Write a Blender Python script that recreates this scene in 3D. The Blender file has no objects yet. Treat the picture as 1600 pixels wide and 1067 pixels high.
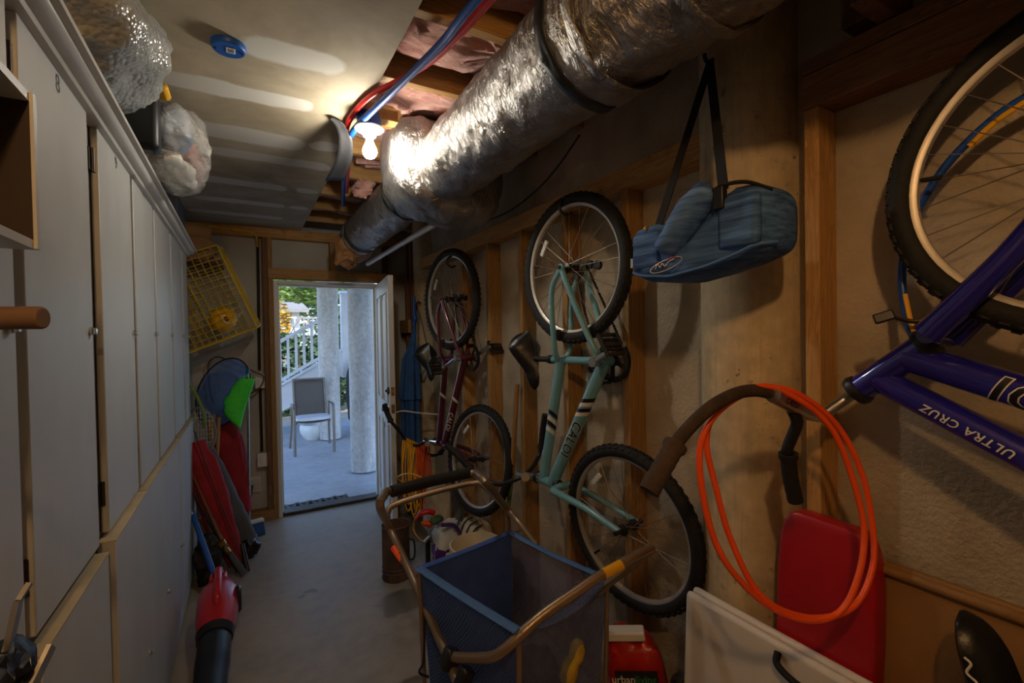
import bpy, math, random
from mathutils import Vector as V, Matrix, noise
random.seed(7)
sc = bpy.context.scene
col = sc.collection
R = math.radians
PI = math.pi

# ------------------------------------------------------------------ camera, sky, sun, exposure
cam = bpy.data.cameras.new('camera'); cam.sensor_width = 36; cam.lens = 36*730.65/1600
cam.clip_start = .02
camo = bpy.data.objects.new('camera', cam); col.objects.link(camo); sc.camera = camo
_y, _p, _r = .520198, -.0153044, -.01718495
_f = V((math.sin(_y)*math.cos(_p), math.cos(_y)*math.cos(_p), math.sin(_p)))
_rt = V((math.cos(_y), -math.sin(_y), 0)); _up = _rt.cross(_f)
_a = _rt*math.cos(_r)+_up*math.sin(_r); _b = -_rt*math.sin(_r)+_up*math.cos(_r)
camo.matrix_world = Matrix(((_a.x,_b.x,-_f.x,0),(_a.y,_b.y,-_f.y,0),(_a.z,_b.z,-_f.z,1.57),(0,0,0,1)))

SKY, SUN, BULB1, BULB2, EXPO = .19, 2.1, 115, 215, 1.26
w = bpy.data.worlds.new('sky'); sc.world = w; w.use_nodes = True
nt = w.node_tree; nt.nodes.clear()
sky = nt.nodes.new('ShaderNodeTexSky'); sky.sky_type = 'NISHITA'; sky.sun_disc = False
sky.sun_elevation = R(44); sky.sun_rotation = R(200)
bg = nt.nodes.new('ShaderNodeBackground'); bg.inputs[1].default_value = SKY
wo = nt.nodes.new('ShaderNodeOutputWorld')
tint = nt.nodes.new('ShaderNodeMix'); tint.data_type = 'RGBA'; tint.blend_type = 'MULTIPLY'; tint.inputs[0].default_value = 1
tint.inputs[7].default_value = (.78, .93, 1.16, 1)     # the camera is balanced for the lamps, daylight reads cool
nt.links.new(sky.outputs[0], tint.inputs[6]); nt.links.new(tint.outputs[2], bg.inputs[0]); nt.links.new(bg.outputs[0], wo.inputs[0])
sl = bpy.data.lights.new('sun', 'SUN'); sl.energy = SUN; sl.angle = R(.6); sl.color = (1, .93, .82)
so = bpy.data.objects.new('sun', sl); col.objects.link(so); so.rotation_euler = (R(46), 0, R(-20))
sc.view_settings.view_transform = 'Standard'; sc.view_settings.look = 'None'
sc.view_settings.gamma = 1; sc.view_settings.use_curve_mapping = False
sc.view_settings.exposure = EXPO

# ------------------------------------------------------------------ materials
MATS = {}
def srgb(r, g, b):
    f = lambda c: (c/255/12.92 if c/255 <= .04045 else ((c/255+.055)/1.055)**2.4)
    return (f(r), f(g), f(b), 1)
def base(name):
    m = bpy.data.materials.new(name); m.use_nodes = True; MATS[name] = m
    t = m.node_tree; return m, t, t.nodes['Principled BSDF']
def N(t, kind, **kw):
    n = t.nodes.new(kind)
    for k, v in kw.items():
        if k.startswith('i_'):
            n.inputs[int(k[2:])].default_value = v
        else: setattr(n, k, v)
    return n
def mth(t, op, a, b=None, c=None):
    n = t.nodes.new('ShaderNodeMath'); n.operation = op
    for i, q in enumerate((a, b, c)):
        if q is None: continue
        if isinstance(q, (int, float)): n.inputs[i].default_value = q
        else: t.links.new(q, n.inputs[i])
    return n.outputs[0]
def mixc(t, fac, a, b):
    n = t.nodes.new('ShaderNodeMix'); n.data_type = 'RGBA'
    for sock, q in ((n.inputs[0], fac), (n.inputs[6], a), (n.inputs[7], b)):
        if isinstance(q, (int, float)): sock.default_value = q
        elif isinstance(q, tuple): sock.default_value = q
        else: t.links.new(q, sock)
    return n.outputs[2]
def coords(t, kind='Object', scale=(1,1,1)):
    c = t.nodes.new('ShaderNodeTexCoord'); mp = t.nodes.new('ShaderNodeMapping')
    mp.inputs[3].default_value = scale
    t.links.new(c.outputs[kind], mp.inputs[0]); return mp.outputs[0]
def nz(t, vec, scale, detail=4, rough=.55, dist=0):
    n = t.nodes.new('ShaderNodeTexNoise'); n.inputs['Scale'].default_value = scale
    n.inputs['Detail'].default_value = detail; n.inputs['Roughness'].default_value = rough
    n.inputs['Distortion'].default_value = dist
    t.links.new(vec, n.inputs['Vector']); return n.outputs[0]
def ramp(t, fac, a, b):
    m = t.nodes.new('ShaderNodeMapRange'); m.inputs[1].default_value = a; m.inputs[2].default_value = b
    t.links.new(fac, m.inputs[0]); return m.outputs[0]
def bump(t, p, h, strength=.3, dist=.01):
    b = t.nodes.new('ShaderNodeBump'); b.inputs['Strength'].default_value = strength
    b.inputs['Distance'].default_value = dist
    t.links.new(h, b.inputs['Height']); t.links.new(b.outputs[0], p.inputs['Normal'])
def dk(c, k): return (c[0]*k, c[1]*k, c[2]*k, 1)
def mat(name, c, rough=.6, metal=0, var=.18, scale=9, bmp=0, bscale=60, stretch=(1,1,1), coat=0, trans=0, spec=.5, alpha=1, emit=0):
    m, t, p = base(name)
    v = coords(t, 'Object', stretch)
    f = ramp(t, nz(t, v, scale, 5), .3, .7)
    t.links.new(mixc(t, f, dk(c, 1-var), dk(c, 1+var)), p.inputs['Base Color'])
    p.inputs['Roughness'].default_value = rough; p.inputs['Metallic'].default_value = metal
    p.inputs['Specular IOR Level'].default_value = spec
    p.inputs['Coat Weight'].default_value = coat; p.inputs['Transmission Weight'].default_value = trans
    p.inputs['Alpha'].default_value = alpha
    if emit: p.inputs['Emission Color'].default_value = c; p.inputs['Emission Strength'].default_value = emit
    if bmp: bump(t, p, nz(t, v, bscale, 4), bmp, .01)
    return m
def wood(name, c1, c2, axis, rough=.7):
    m, t, p = base(name)
    s = [14, 14, 14]; s['xyz'.index(axis)] = .9
    oi = t.nodes.new('ShaderNodeObjectInfo')
    tc = t.nodes.new('ShaderNodeTexCoord')
    ad = t.nodes.new('ShaderNodeVectorMath'); ad.operation = 'MULTIPLY_ADD'
    t.links.new(oi.outputs['Random'], ad.inputs[0]); ad.inputs[1].default_value = (7, 5, 9)
    t.links.new(tc.outputs['Object'], ad.inputs[2])
    mp = t.nodes.new('ShaderNodeMapping'); mp.inputs[3].default_value = s
    t.links.new(ad.outputs[0], mp.inputs[0]); v = mp.outputs[0]
    g = nz(t, v, 2.2, 6, .6, 1.2)
    k = mth(t, 'FRACT', mth(t, 'MULTIPLY', g, 5.5))
    k = mth(t, 'MULTIPLY', ramp(t, k, 0, 1), .55)
    sp = ramp(t, nz(t, coords(t, 'Object'), 9, 3), .62, .75)
    f = mth(t, 'ADD', k, mth(t, 'MULTIPLY', nz(t, v, 9, 4), .45))
    c = mixc(t, f, c1, c2)
    c = mixc(t, mth(t, 'MULTIPLY', sp, .55), c, dk(c2, .35))
    hv = mth(t, 'MULTIPLY_ADD', oi.outputs['Random'], .5, .72)
    hs = t.nodes.new('ShaderNodeHueSaturation'); t.links.new(hv, hs.inputs['Value']); t.links.new(c, hs.inputs['Color'])
    t.links.new(hs.outputs[0], p.inputs['Base Color']); p.inputs['Roughness'].default_value = rough
    bump(t, p, f, .15, .004)
    return m
for ax in 'xyz':
    wood('pine_'+ax, srgb(198,154,92), srgb(140,98,50), ax)
    wood('dark_wood_'+ax, srgb(146,102,62), srgb(88,58,34), ax)
mat('locker_paint', srgb(196,198,196), .42, 0, .07, 5, .06, 45, (1,1,.5))
mat('locker_frame', srgb(100,88,72), .6, 0, .15, 7)
mat('raw_edge', srgb(192,178,146), .6, 0, .12, 14)
mat('wallboard', srgb(180,166,144), .9, 0, .24, 5, .55, 70)
mat('wallboard_grey', srgb(186,184,176), .9, 0, .12, 3, .3, 110)
mat('white_metal', srgb(214,212,206), .4, 0, .05, 6)
mat('white_plastic', srgb(226,220,212), .4, 0, .05, 9)
mat('cream_plastic', srgb(222,206,172), .45, 0, .08, 6)
mat('black_plastic', srgb(26,26,28), .42, 0, .2, 12)
mat('black_rubber', srgb(24,23,23), .75, 0, .35, 24, .2, 120)
mat('black_vinyl', srgb(20,20,22), .35, 0, .2, 12, .1, 90)
mat('black_web', srgb(20,19,20), .85, 0, .2, 40)
mat('grip_foam', srgb(30,30,32), .9, 0, .2, 80, .3, 200)
mat('grip_brown', srgb(62,48,38), .8, 0, .35, 30, .3, 140)
mat('alloy', srgb(190,188,184), .32, 1, .1, 20)
mat('rim_alloy', srgb(196,190,182), .42, .55, .1, 20)
mat('steel_dark', srgb(78,72,66), .45, .9, .25, 20)
mat('spoke_steel', srgb(150,140,128), .5, .8, .05, 20)
mat('chrome', srgb(215,213,210), .15, 1, .03, 20)
mat('brass', srgb(180,140,70), .35, 1, .1, 20)
mat('teal_paint', srgb(116,172,188), .3, 0, .07, 10, coat=.4)
mat('maroon_paint', srgb(84,22,34), .28, 0, .12, 10, coat=.5)
mat('blue_paint', srgb(38,36,150), .22, .25, .15, 10, coat=.8)
mat('decal_black', srgb(20,20,24), .4)
mat('decal_white', srgb(226,222,214), .4, var=.03)
mat('decal_silver', srgb(170,164,150), .35, .4, var=.05)
mat('bronze_tube', srgb(158,136,112), .36, .65, .08, 12)
mat('navy_cloth', srgb(60,92,172), .85, 0, .15, 14, .2, 120)
mat('navy_trim', srgb(74,116,176), .8, 0, .12, 50, .2, 160)
mat('blue_jacket', srgb(40,84,140), .8, 0, .25, 10, .3, 20)
mat('red_cloth', srgb(150,26,36), .8, 0, .2, 8, .3, 30)
mat('grey_cloth', srgb(84,86,92), .85, 0, .15, 8, .3, 30)
mat('red_plastic', srgb(176,22,34), .35, 0, .12, 5, .04, 200)
mat('tool_red', srgb(196,28,34), .3, 0, .08, 6)
mat('orange_hose', srgb(255,92,24), .4, 0, .06, 10)
mat('orange_cord', srgb(232,92,30), .5, 0, .08, 10)
mat('yellow_cord', srgb(240,178,30), .5, 0, .08, 10)
mat('yellow_wire', srgb(206,172,54), .5, 0, .25, 14)
mat('yellow_plastic', srgb(238,176,24), .45, 0, .1, 8)
mat('blue_plastic', srgb(22,84,170), .4, 0, .06, 8)
mat('blue_pex', srgb(28,78,168), .35, 0, .06, 8)
mat('red_pex', srgb(206,36,34), .35, 0, .06, 8)
mat('green_net', srgb(70,220,60), .7, 0, .1, 30)
mat('tan_plastic', srgb(150,112,66), .55, 0, .12, 6, .2, 260)
mat('brown_paper', srgb(166,120,78), .8, 0, .2, 8, .3, 25)
mat('rust_steel', srgb(108,84,70), .6, .35, .4, 8, .15, 40)
mat('label_white', srgb(222,220,212), .6, 0, .03)
mat('label_grey', srgb(110,110,112), .6, 0, .1)
mat('purple_print', srgb(84,36,120), .5, 0, .15, 10)
mat('bag_red', srgb(186,34,26), .32, 0, .35, 9, .3, 14)
mat('green_print', srgb(40,130,80), .45, 0, .2, 10)
mat('brick_red', srgb(150,60,48), .8, 0, .2, 8)
mat('soil_dark', srgb(32,28,26), .6, 0, .3, 9, .3, 30)
mat('porch_white', srgb(214,218,224), .6, 0, .05, 5)
mat('chair_sling', srgb(92,86,80), .7, 0, .1, 60)
mat('chair_frame', srgb(126,116,106), .4, .3, .08, 10)
mat('grill_cover', srgb(44,46,56), .7, 0, .2, 6, .3, 14)
mat('ceramic', srgb(214,216,214), .3, 0, .06, 8)
mat('bark', srgb(150,112,80), .9, 0, .3, 12, .5, 30)
mat('leaf_green', srgb(112,138,62), .7, 0, .35, 3)
mat('leaf_dark', srgb(66,92,56), .7, 0, .35, 3)
mat('leaf_gold', srgb(206,160,50), .7, 0, .3, 3)
mat('house_white', srgb(226,224,218), .7, 0, .05, 5)
mat('house_roof', srgb(150,146,140), .8, 0, .15, 6)
mat('sand_ground', srgb(176,164,144), .9, 0, .15, 4)
mat('porcelain', srgb(232,230,224), .25, 0, .03, 5)
mat('mesh_blue', srgb(74,100,164), .8, 0, .12, 20, alpha=.74)
mat('mesh_grey', srgb(98,108,146), .75, 0, .2, 20, alpha=.6)
mat('net_blue', srgb(44,110,200), .8, 0, .2, 30, alpha=.62)
def weave(name, c, lo, hi, cell=.0062):
    m = MATS[name]; t = m.node_tree; p = t.nodes['Principled BSDF']
    sx = t.nodes.new('ShaderNodeSeparateXYZ'); t.links.new(coords(t, 'Object'), sx.inputs[0])
    h = mth(t, 'ADD', mth(t, 'MULTIPLY', sx.outputs[0], .9), mth(t, 'MULTIPLY', sx.outputs[1], .75)); k = PI/cell
    a = mth(t, 'ABSOLUTE', mth(t, 'SINE', mth(t, 'MULTIPLY', mth(t, 'ADD', h, mth(t, 'MULTIPLY', sx.outputs[2], .5)), k)))
    b = mth(t, 'ABSOLUTE', mth(t, 'SINE', mth(t, 'MULTIPLY', mth(t, 'SUBTRACT', sx.outputs[2], mth(t, 'MULTIPLY', h, .5)), k)))
    g = ramp(t, mth(t, 'MAXIMUM', a, b), .72, .92)
    t.links.new(mth(t, 'MULTIPLY_ADD', g, hi-lo, lo), p.inputs['Alpha'])
weave('mesh_blue', 0, .42, 1); weave('mesh_grey', 0, .12, .95)
mat('strap_mesh', srgb(66,66,68), .5, .3, .12, 40)
mat('box_brown', srgb(48,36,28), .7, 0, .12, 8)
mat('peg_wood', srgb(112,88,68), .7, 0, .2, 12, stretch=(.3,2,2))

def concrete(name, c, stain=False, rough=.5):
    m, t, p = base(name)
    v = coords(t, 'Object')
    f = mth(t, 'ADD', mth(t, 'MULTIPLY', nz(t, v, 1.6, 6, .6, .6), .65), mth(t, 'MULTIPLY', nz(t, v, 14, 5), .35))
    cc = mixc(t, ramp(t, f, .32, .68), dk(c, .66), dk(c, 1.14))
    fl = ramp(t, nz(t, v, 46, 3, .7), .66, .78)
    cc = mixc(t, mth(t, 'MULTIPLY', fl, .35), cc, dk(c, .4))
    if stain:
        tc = t.nodes.new('ShaderNodeTexCoord'); sx = t.nodes.new('ShaderNodeSeparateXYZ')
        t.links.new(tc.outputs['Object'], sx.inputs[0])
        wob = mth(t, 'MULTIPLY', mth(t, 'SUBTRACT', nz(t, v, 5, 4), .5), .22)
        for (x, y, a, b) in stain:
            dx = mth(t, 'DIVIDE', mth(t, 'SUBTRACT', mth(t, 'ADD', sx.outputs[0], wob), x), a)
            dy = mth(t, 'DIVIDE', mth(t, 'SUBTRACT', mth(t, 'ADD', sx.outputs[1], wob), y), b)
            d = mth(t, 'SQRT', mth(t, 'ADD', mth(t, 'MULTIPLY', dx, dx), mth(t, 'MULTIPLY', dy, dy)))
            k = mth(t, 'MULTIPLY', ramp(t, d, 1.05, .8), .6)
            cc = mixc(t, k, cc, dk(c, .22))
    t.links.new(cc, p.inputs['Base Color'])
    p.inputs['Roughness'].default_value = rough
    rr = ramp(t, f, .2, .8); mr = t.nodes.new('ShaderNodeMapRange')
    mr.inputs[3].default_value = rough-.16; mr.inputs[4].default_value = rough+.14
    t.links.new(rr, mr.inputs[0]); t.links.new(mr.outputs[0], p.inputs['Roughness'])
    bump(t, p, nz(t, v, 60, 5), .12, .004)
    return m
concrete('floor_concrete', srgb(172,166,156), [(.80,2.72,.17,.13), (.62,2.05,.05,.05), (.3,3.1,.05,.03)], .42)
concrete('patio_concrete', srgb(182,186,190), None, .6)
def column_mat(name, c, streak):
    m, t, p = base(name)
    v = coords(t, 'Object', (1, 1, .22)); v2 = coords(t, 'Object')
    f = mth(t, 'ADD', mth(t, 'MULTIPLY', nz(t, v, 6, 6, .6), .6), mth(t, 'MULTIPLY', nz(t, v2, 22, 5), .4))
    gr = nz(t, coords(t, 'Object', (1, 1, .06)), 60, 4, .6)
    cc = mixc(t, ramp(t, f, .36, .66), dk(c, .62), dk(c, 1.14)); cc = mixc(t, mth(t, 'MULTIPLY', ramp(t, gr, .5, .72), .4), cc, dk(c, .5))
    pit = ramp(t, nz(t, v2, 34, 4, .7), .60, .68); big = ramp(t, nz(t, v2, 2.6, 3), .48, .62)
    cc = mixc(t, mth(t, 'MULTIPLY', mth(t, 'MULTIPLY', pit, big), streak), cc, dk(c, .22))
    t.links.new(cc, p.inputs['Base Color']); p.inputs['Roughness'].default_value = .85
    bump(t, p, f, .3, .004)
column_mat('column_concrete', srgb(214,194,158), .95)
column_mat('column_paint', srgb(206,204,200), .7)
def drywall():
    m, t, p = base('drywall_ceiling')
    tc = t.nodes.new('ShaderNodeTexCoord'); sx = t.nodes.new('ShaderNodeSeparateXYZ')
    t.links.new(tc.outputs['Object'], sx.inputs[0])
    v = coords(t, 'Object')
    f = nz(t, v, 2.4, 6, .6, .5)
    c = mixc(t, ramp(t, f, .3, .7), srgb(142,128,104), srgb(186,174,150))
    wob = mth(t, 'MULTIPLY', mth(t, 'SUBTRACT', nz(t, v, 6, 3), .5), .09)
    # joint-compound bands rubbed over the board seams: (x, y, half length, half width)
    for (x, y, a, b) in [(.17,1.74,.16,.07), (.0,2.09,.27,.06), (.37,2.49,.075,.07), (.02,2.52,.26,.085), (.10,2.79,.34,.06),
                         (-.02,3.3,.27,.06), (.0,3.75,.28,.055), (-.02,4.14,.31,.05), (-.12,1.36,.22,.09), (.1,1.05,.3,.06), (.38,3.3,.07,.05), (.38,3.75,.06,.05)]:
        dx = mth(t, 'MAXIMUM', mth(t, 'SUBTRACT', mth(t, 'ABSOLUTE', mth(t, 'SUBTRACT', mth(t, 'ADD', sx.outputs[0], wob), x)), a-b), 0)
        dy = mth(t, 'SUBTRACT', mth(t, 'ADD', sx.outputs[1], mth(t, 'MULTIPLY', wob, .6)), y)
        d = mth(t, 'SQRT', mth(t, 'ADD', mth(t, 'MULTIPLY', dx, dx), mth(t, 'MULTIPLY', dy, dy)))
        k = mth(t, 'MULTIPLY', ramp(t, d, b*1.12, b*.86), .85)
        c = mixc(t, k, c, srgb(206,204,196))
    t.links.new(c, p.inputs['Base Color']); p.inputs['Roughness'].default_value = .85
    bump(t, p, nz(t, v, 40, 4), .1, .004)
drywall()
def foil():
    m, t, p = base('foil')
    v = coords(t, 'Object', (1, .45, 1)); v2 = coords(t, 'Object', (1, 2.6, 1))
    a = nz(t, v, 7, 5, .6, 1.4); b = nz(t, v2, 24, 5, .65, .8)
    h = mth(t, 'ADD', mth(t, 'MULTIPLY', a, .7), mth(t, 'MULTIPLY', b, .9))
    t.links.new(mixc(t, ramp(t, a, .3, .7), srgb(138,131,122), srgb(184,182,180)), p.inputs['Base Color'])
    p.inputs['Metallic'].default_value = .9; p.inputs['Roughness'].default_value = .36
    bump(t, p, h, .75, .022)
foil()
def insul():
    m, t, p = base('pink_insulation')
    v = coords(t, 'Object', (1, 2, 1))
    a = nz(t, v, 9, 6, .65, 1)
    t.links.new(mixc(t, ramp(t, a, .3, .7), srgb(176,104,92), srgb(226,178,160)), p.inputs['Base Color'])
    p.inputs['Roughness'].default_value = .95; p.inputs['Sheen Weight'].default_value = .4
    bump(t, p, nz(t, v, 22, 6, .7), .8, .02)
insul()
def clear_film(name, tint, a, bscale, cells=False):
    m, t, p = base(name)
    v = coords(t, 'Object')
    p.inputs['Base Color'].default_value = tint; p.inputs['Roughness'].default_value = .16
    if cells:
        vo = t.nodes.new('ShaderNodeTexVoronoi'); vo.inputs['Scale'].default_value = bscale; t.links.new(v, vo.inputs['Vector'])
        h = mth(t, 'SUBTRACT', 1, vo.outputs['Distance']); bump(t, p, h, .5, .008)
    else: bump(t, p, nz(t, v, bscale, 5, .6, 2), .7, .02)
    p.inputs['Alpha'].default_value = a
    if not cells:
        st = nz(t, coords(t, 'Object', (2.2, .35, 2.0)), 9, 6, .6, .8)
        t.links.new(mth(t, 'MULTIPLY_ADD', ramp(t, st, .35, .75), .5, a*.8), p.inputs['Alpha'])
    p.inputs['Specular IOR Level'].default_value = .8
clear_film('bubble_film', srgb(186,190,188), .86, 75, True)
clear_film('bag_film', srgb(214,214,208), .30, 12)
def denim(name, lo, hi):
    m, t, p = base(name)
    v = coords(t, 'Object', (1, .25, 5))
    a = nz(t, v, 16, 4, .6); b = nz(t, coords(t, 'Object'), 6, 4)
    c = mixc(t, ramp(t, a, .35, .65), lo, hi)
    c = mixc(t, mth(t, 'MULTIPLY', ramp(t, b, .4, .7), .4), c, srgb(44,78,130))
    t.links.new(c, p.inputs['Base Color']); p.inputs['Roughness'].default_value = .9
    bump(t, p, nz(t, coords(t, 'Object'), 160, 3), .3, .003)
denim('denim', srgb(34,64,118), srgb(88,132,190)); denim('denim_light', srgb(44,84,150), srgb(110,150,205))
def emis(name, c, s):
    m, t, p = base(name)
    p.inputs['Base Color'].default_value = c; p.inputs['Emission Color'].default_value = c; p.inputs['Emission Strength'].default_value = s
emis('bulb_neutral', (1, .92, .79, 1), BULB1)
emis('bulb_warm', (1, .56, .23, 1), BULB2)

# ------------------------------------------------------------------ mesh helpers
def cat(pts, n=6, closed=False):
    P = [V(p) for p in pts]; out = []
    L = len(P); seg = L if closed else L-1
    for i in range(seg):
        p0 = P[(i-1) % L] if closed or i > 0 else P[0]*2-P[1]
        p1 = P[i]; p2 = P[(i+1) % L]
        p3 = P[(i+2) % L] if closed or i+2 < L else P[-1]*2-P[-2]
        for k in range(n):
            s = k/n
            out.append(.5*((2*p1)+(p2-p0)*s+(2*p0-5*p1+4*p2-p3)*s*s+(3*p1-p0-3*p2+p3)*s**3))
    if not closed: out.append(P[-1])
    return out
def frame(d):
    d = d.normalized(); a = V((0,0,1)) if abs(d.z) < .9 else V((1,0,0))
    u = d.cross(a).normalized(); return u, d.cross(u)
class MB:
    def __init__(s): s.v = []; s.f = []
    def raw(s, vs, fs):
        o = len(s.v); s.v += [V(q) for q in vs]; s.f += [tuple(i+o for i in q) for q in fs]; return s
    def box(s, c, size, M=None, tap=1):
        x, y, z = (q/2 for q in size); c = V(c)
        vs = [V((i*x*(tap if k > 0 else 1), j*y*(tap if k > 0 else 1), k*z)) for i in (-1,1) for j in (-1,1) for k in (-1,1)]
        if M is not None: vs = [M @ q for q in vs]
        return s.raw([q+c for q in vs], [(0,1,3,2),(4,6,7,5),(0,4,5,1),(2,3,7,6),(0,2,6,4),(1,5,7,3)])
    def bb(s, x0, x1, y0, y1, z0, z1):
        return s.box(((x0+x1)/2,(y0+y1)/2,(z0+z1)/2), (x1-x0,y1-y0,z1-z0))
    def bar(s, a, b, w, h, up=(0,0,1)):
        a, b = V(a), V(b); d = (b-a); L = d.length; d.normalize(); u = d.cross(V(up)).normalized(); n = u.cross(d)
        M = Matrix((u, d, n)).transposed()
        return s.box((a+b)/2, (w, L, h), M)
    def tube(s, pts, r, n=8, closed=False, flat=1, ref=None):
        P = [V(p) for p in pts]; L = len(P)
        rr = r if isinstance(r, (list, tuple)) else [r]*L
        vs = []; u = None
        for i in range(L):
            if closed: d = P[(i+1) % L]-P[i-1]
            else: d = P[min(i+1, L-1)]-P[max(i-1, 0)]
            if d.length < 1e-9: d = V((0,0,1))
            d.normalize()
            if ref is not None: u = (V(ref)-d*V(ref).dot(d)).normalized()
            elif u is None: u = frame(d)[0]
            else: u = (u-d*u.dot(d)).normalized()
            w = d.cross(u)
            for k in range(n):
                t = 2*PI*k/n; vs.append(P[i]+(u*math.cos(t)+w*math.sin(t)*flat)*rr[i])
        fs = []
        for i in range(L if closed else L-1):
            j = (i+1) % L
            for k in range(n):
                q = (k+1) % n; fs.append((i*n+k, i*n+q, j*n+q, j*n+k))
        if not closed: fs += [tuple(range(n))[::-1], tuple(range((L-1)*n, L*n))]
        return s.raw(vs, fs)
    def cyl(s, a, b, r, r2=None, n=16): return s.tube([a, b], [r, r if r2 is None else r2], n)
    def lathe(s, prof, c=(0,0,0), ax=(0,0,1), n=24, close=False):
        ax = V(ax).normalized(); u, w = frame(ax); c = V(c); vs = []; L = len(prof)
        for (r, h) in prof:
            for k in range(n):
                t = 2*PI*k/n; vs.append(c+ax*h+(u*math.cos(t)+w*math.sin(t))*r)
        fs = []
        for i in range(L if close else L-1):
            j = (i+1) % L
            for k in range(n):
                q = (k+1) % n; fs.append((i*n+k, i*n+q, j*n+q, j*n+k))
        return s.raw(vs, fs)
    def prism(s, poly, d):
        d = V(d); P = [V(p) for p in poly]; n = len(P)
        return s.raw(P+[p+d for p in P], [tuple(range(n))[::-1], tuple(range(n, 2*n))]+[(i, (i+1) % n, n+(i+1) % n, n+i) for i in range(n)])
    def blob(s, c, rad, p=2.0, amp=0, fr=4, seed=0, nu=40, nv=24, M=None, fn=None):
        c = V(c); vs = []
        sg = lambda q, e: math.copysign(abs(q)**e, q)
        e = 2/p
        for i in range(nv+1):
            ph = -PI/2+PI*i/nv
            for j in range(nu):
                th = 2*PI*j/nu
                q = V((sg(math.cos(ph), e)*sg(math.cos(th), e)*rad[0], sg(math.cos(ph), e)*sg(math.sin(th), e)*rad[1], sg(math.sin(ph), e)*rad[2]))
                if amp:
                    nn = q.normalized(); q = q+nn*amp*noise.fractal((q+V((seed*3.1, seed*7.7, seed)))*fr, .6, 2, 4)
                if fn: q = fn(q)
                if M is not None: q = M @ q
                vs.append(q+c)
        fs = [(i*nu+j, i*nu+(j+1) % nu, (i+1)*nu+(j+1) % nu, (i+1)*nu+j) for i in range(nv) for j in range(nu)]
        return s.raw(vs, fs)
    def loft(s, rings, cap=True):
        n = len(rings[0]); vs = [q for r in rings for q in r]
        fs = [(i*n+k, i*n+(k+1) % n, (i+1)*n+(k+1) % n, (i+1)*n+k) for i in range(len(rings)-1) for k in range(n)]
        if cap: fs += [tuple(range(n))[::-1], tuple(range((len(rings)-1)*n, len(rings)*n))]
        return s.raw(vs, fs)
    def grid(s, fn, nu, nv, th=0):
        vs = [V(fn(i/nu, j/nv)) for i in range(nu+1) for j in range(nv+1)]
        fs = [(i*(nv+1)+j, (i+1)*(nv+1)+j, (i+1)*(nv+1)+j+1, i*(nv+1)+j+1) for i in range(nu) for j in range(nv)]
        return s.raw(vs, fs)
def sharp(m, ang=40):
    for p in m.polygons: p.use_smooth = True
    try: m.set_sharp_from_angle(angle=R(ang))
    except Exception: pass
MW = {}
def ob(name, mb, material, parent=None, mw=None, bev=0, ang=40, thick=0, label=None):
    """link one mesh object; verts are world coordinates unless mw (a world matrix) is given"""
    if isinstance(mb, MB):
        vs = mb.v
        if mw is None:
            if parent is not None: o0 = MW[parent.name].translation
            else:
                lo = [min(q[i] for q in vs) for i in range(3)]; hi = [max(q[i] for q in vs) for i in range(3)]
                o0 = V(((lo[0]+hi[0])/2, (lo[1]+hi[1])/2, lo[2]))
            mw = Matrix.Translation(o0); vs = [q-o0 for q in vs]
        me = bpy.data.meshes.new(name); me.from_pydata([tuple(q) for q in vs], [], mb.f); me.validate()
        import bmesh
        bm = bmesh.new(); bm.from_mesh(me); bmesh.ops.recalc_face_normals(bm, faces=bm.faces); bm.to_mesh(me); bm.free()
        sharp(me, ang)
        me.materials.append(MATS[material])
    else: me = mb
    o = bpy.data.objects.new(name, me); col.objects.link(o)
    if parent is not None:
        o.parent = parent; o.matrix_basis = MW[parent.name].inverted() @ mw
    else: o.matrix_basis = mw
    MW[o.name] = mw.copy()
    if bev:
        b = o.modifiers.new('bevel', 'BEVEL'); b.width = bev; b.segments = 2; b.limit_method = 'ANGLE'; b.angle_limit = R(35)
    if thick:
        t = o.modifiers.new('thickness', 'SOLIDIFY'); t.thickness = thick; t.offset = 0
    if label: o['label'] = label
    return o
def thing(name, loc, label, cat_, group=None):
    o = bpy.data.objects.new(name, None); col.objects.link(o); o.empty_display_size = .05
    o.matrix_basis = Matrix.Translation(V(loc)); MW[o.name] = o.matrix_basis.copy()
    return tag(o, label, cat_, group)
def tag(o, label, cat_=None, group=None):
    o['label'] = label
    if cat_: o['category'] = cat_
    if group: o['group'] = group
    return o
def struct(o, label):
    o['kind'] = 'structure'; o['label'] = label; return o
def text_mb(txt, size, bold=0, spacing=1, align='CENTER', shear=0):
    cu = bpy.data.curves.new('t', 'FONT'); cu.body = txt; cu.size = size; cu.align_x = align; cu.align_y = 'CENTER'
    cu.space_character = spacing; cu.offset = bold; cu.shear = shear; cu.resolution_u = 3
    to = bpy.data.objects.new('t', cu); col.objects.link(to)
    dg = bpy.context.evaluated_depsgraph_get(); me = bpy.data.meshes.new_from_object(to.evaluated_get(dg))
    mb = MB(); mb.raw([q.co for q in me.vertices], [tuple(p.vertices) for p in me.polygons])
    bpy.data.objects.remove(to); bpy.data.curves.remove(cu); bpy.data.meshes.remove(me)
    return mb
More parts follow.
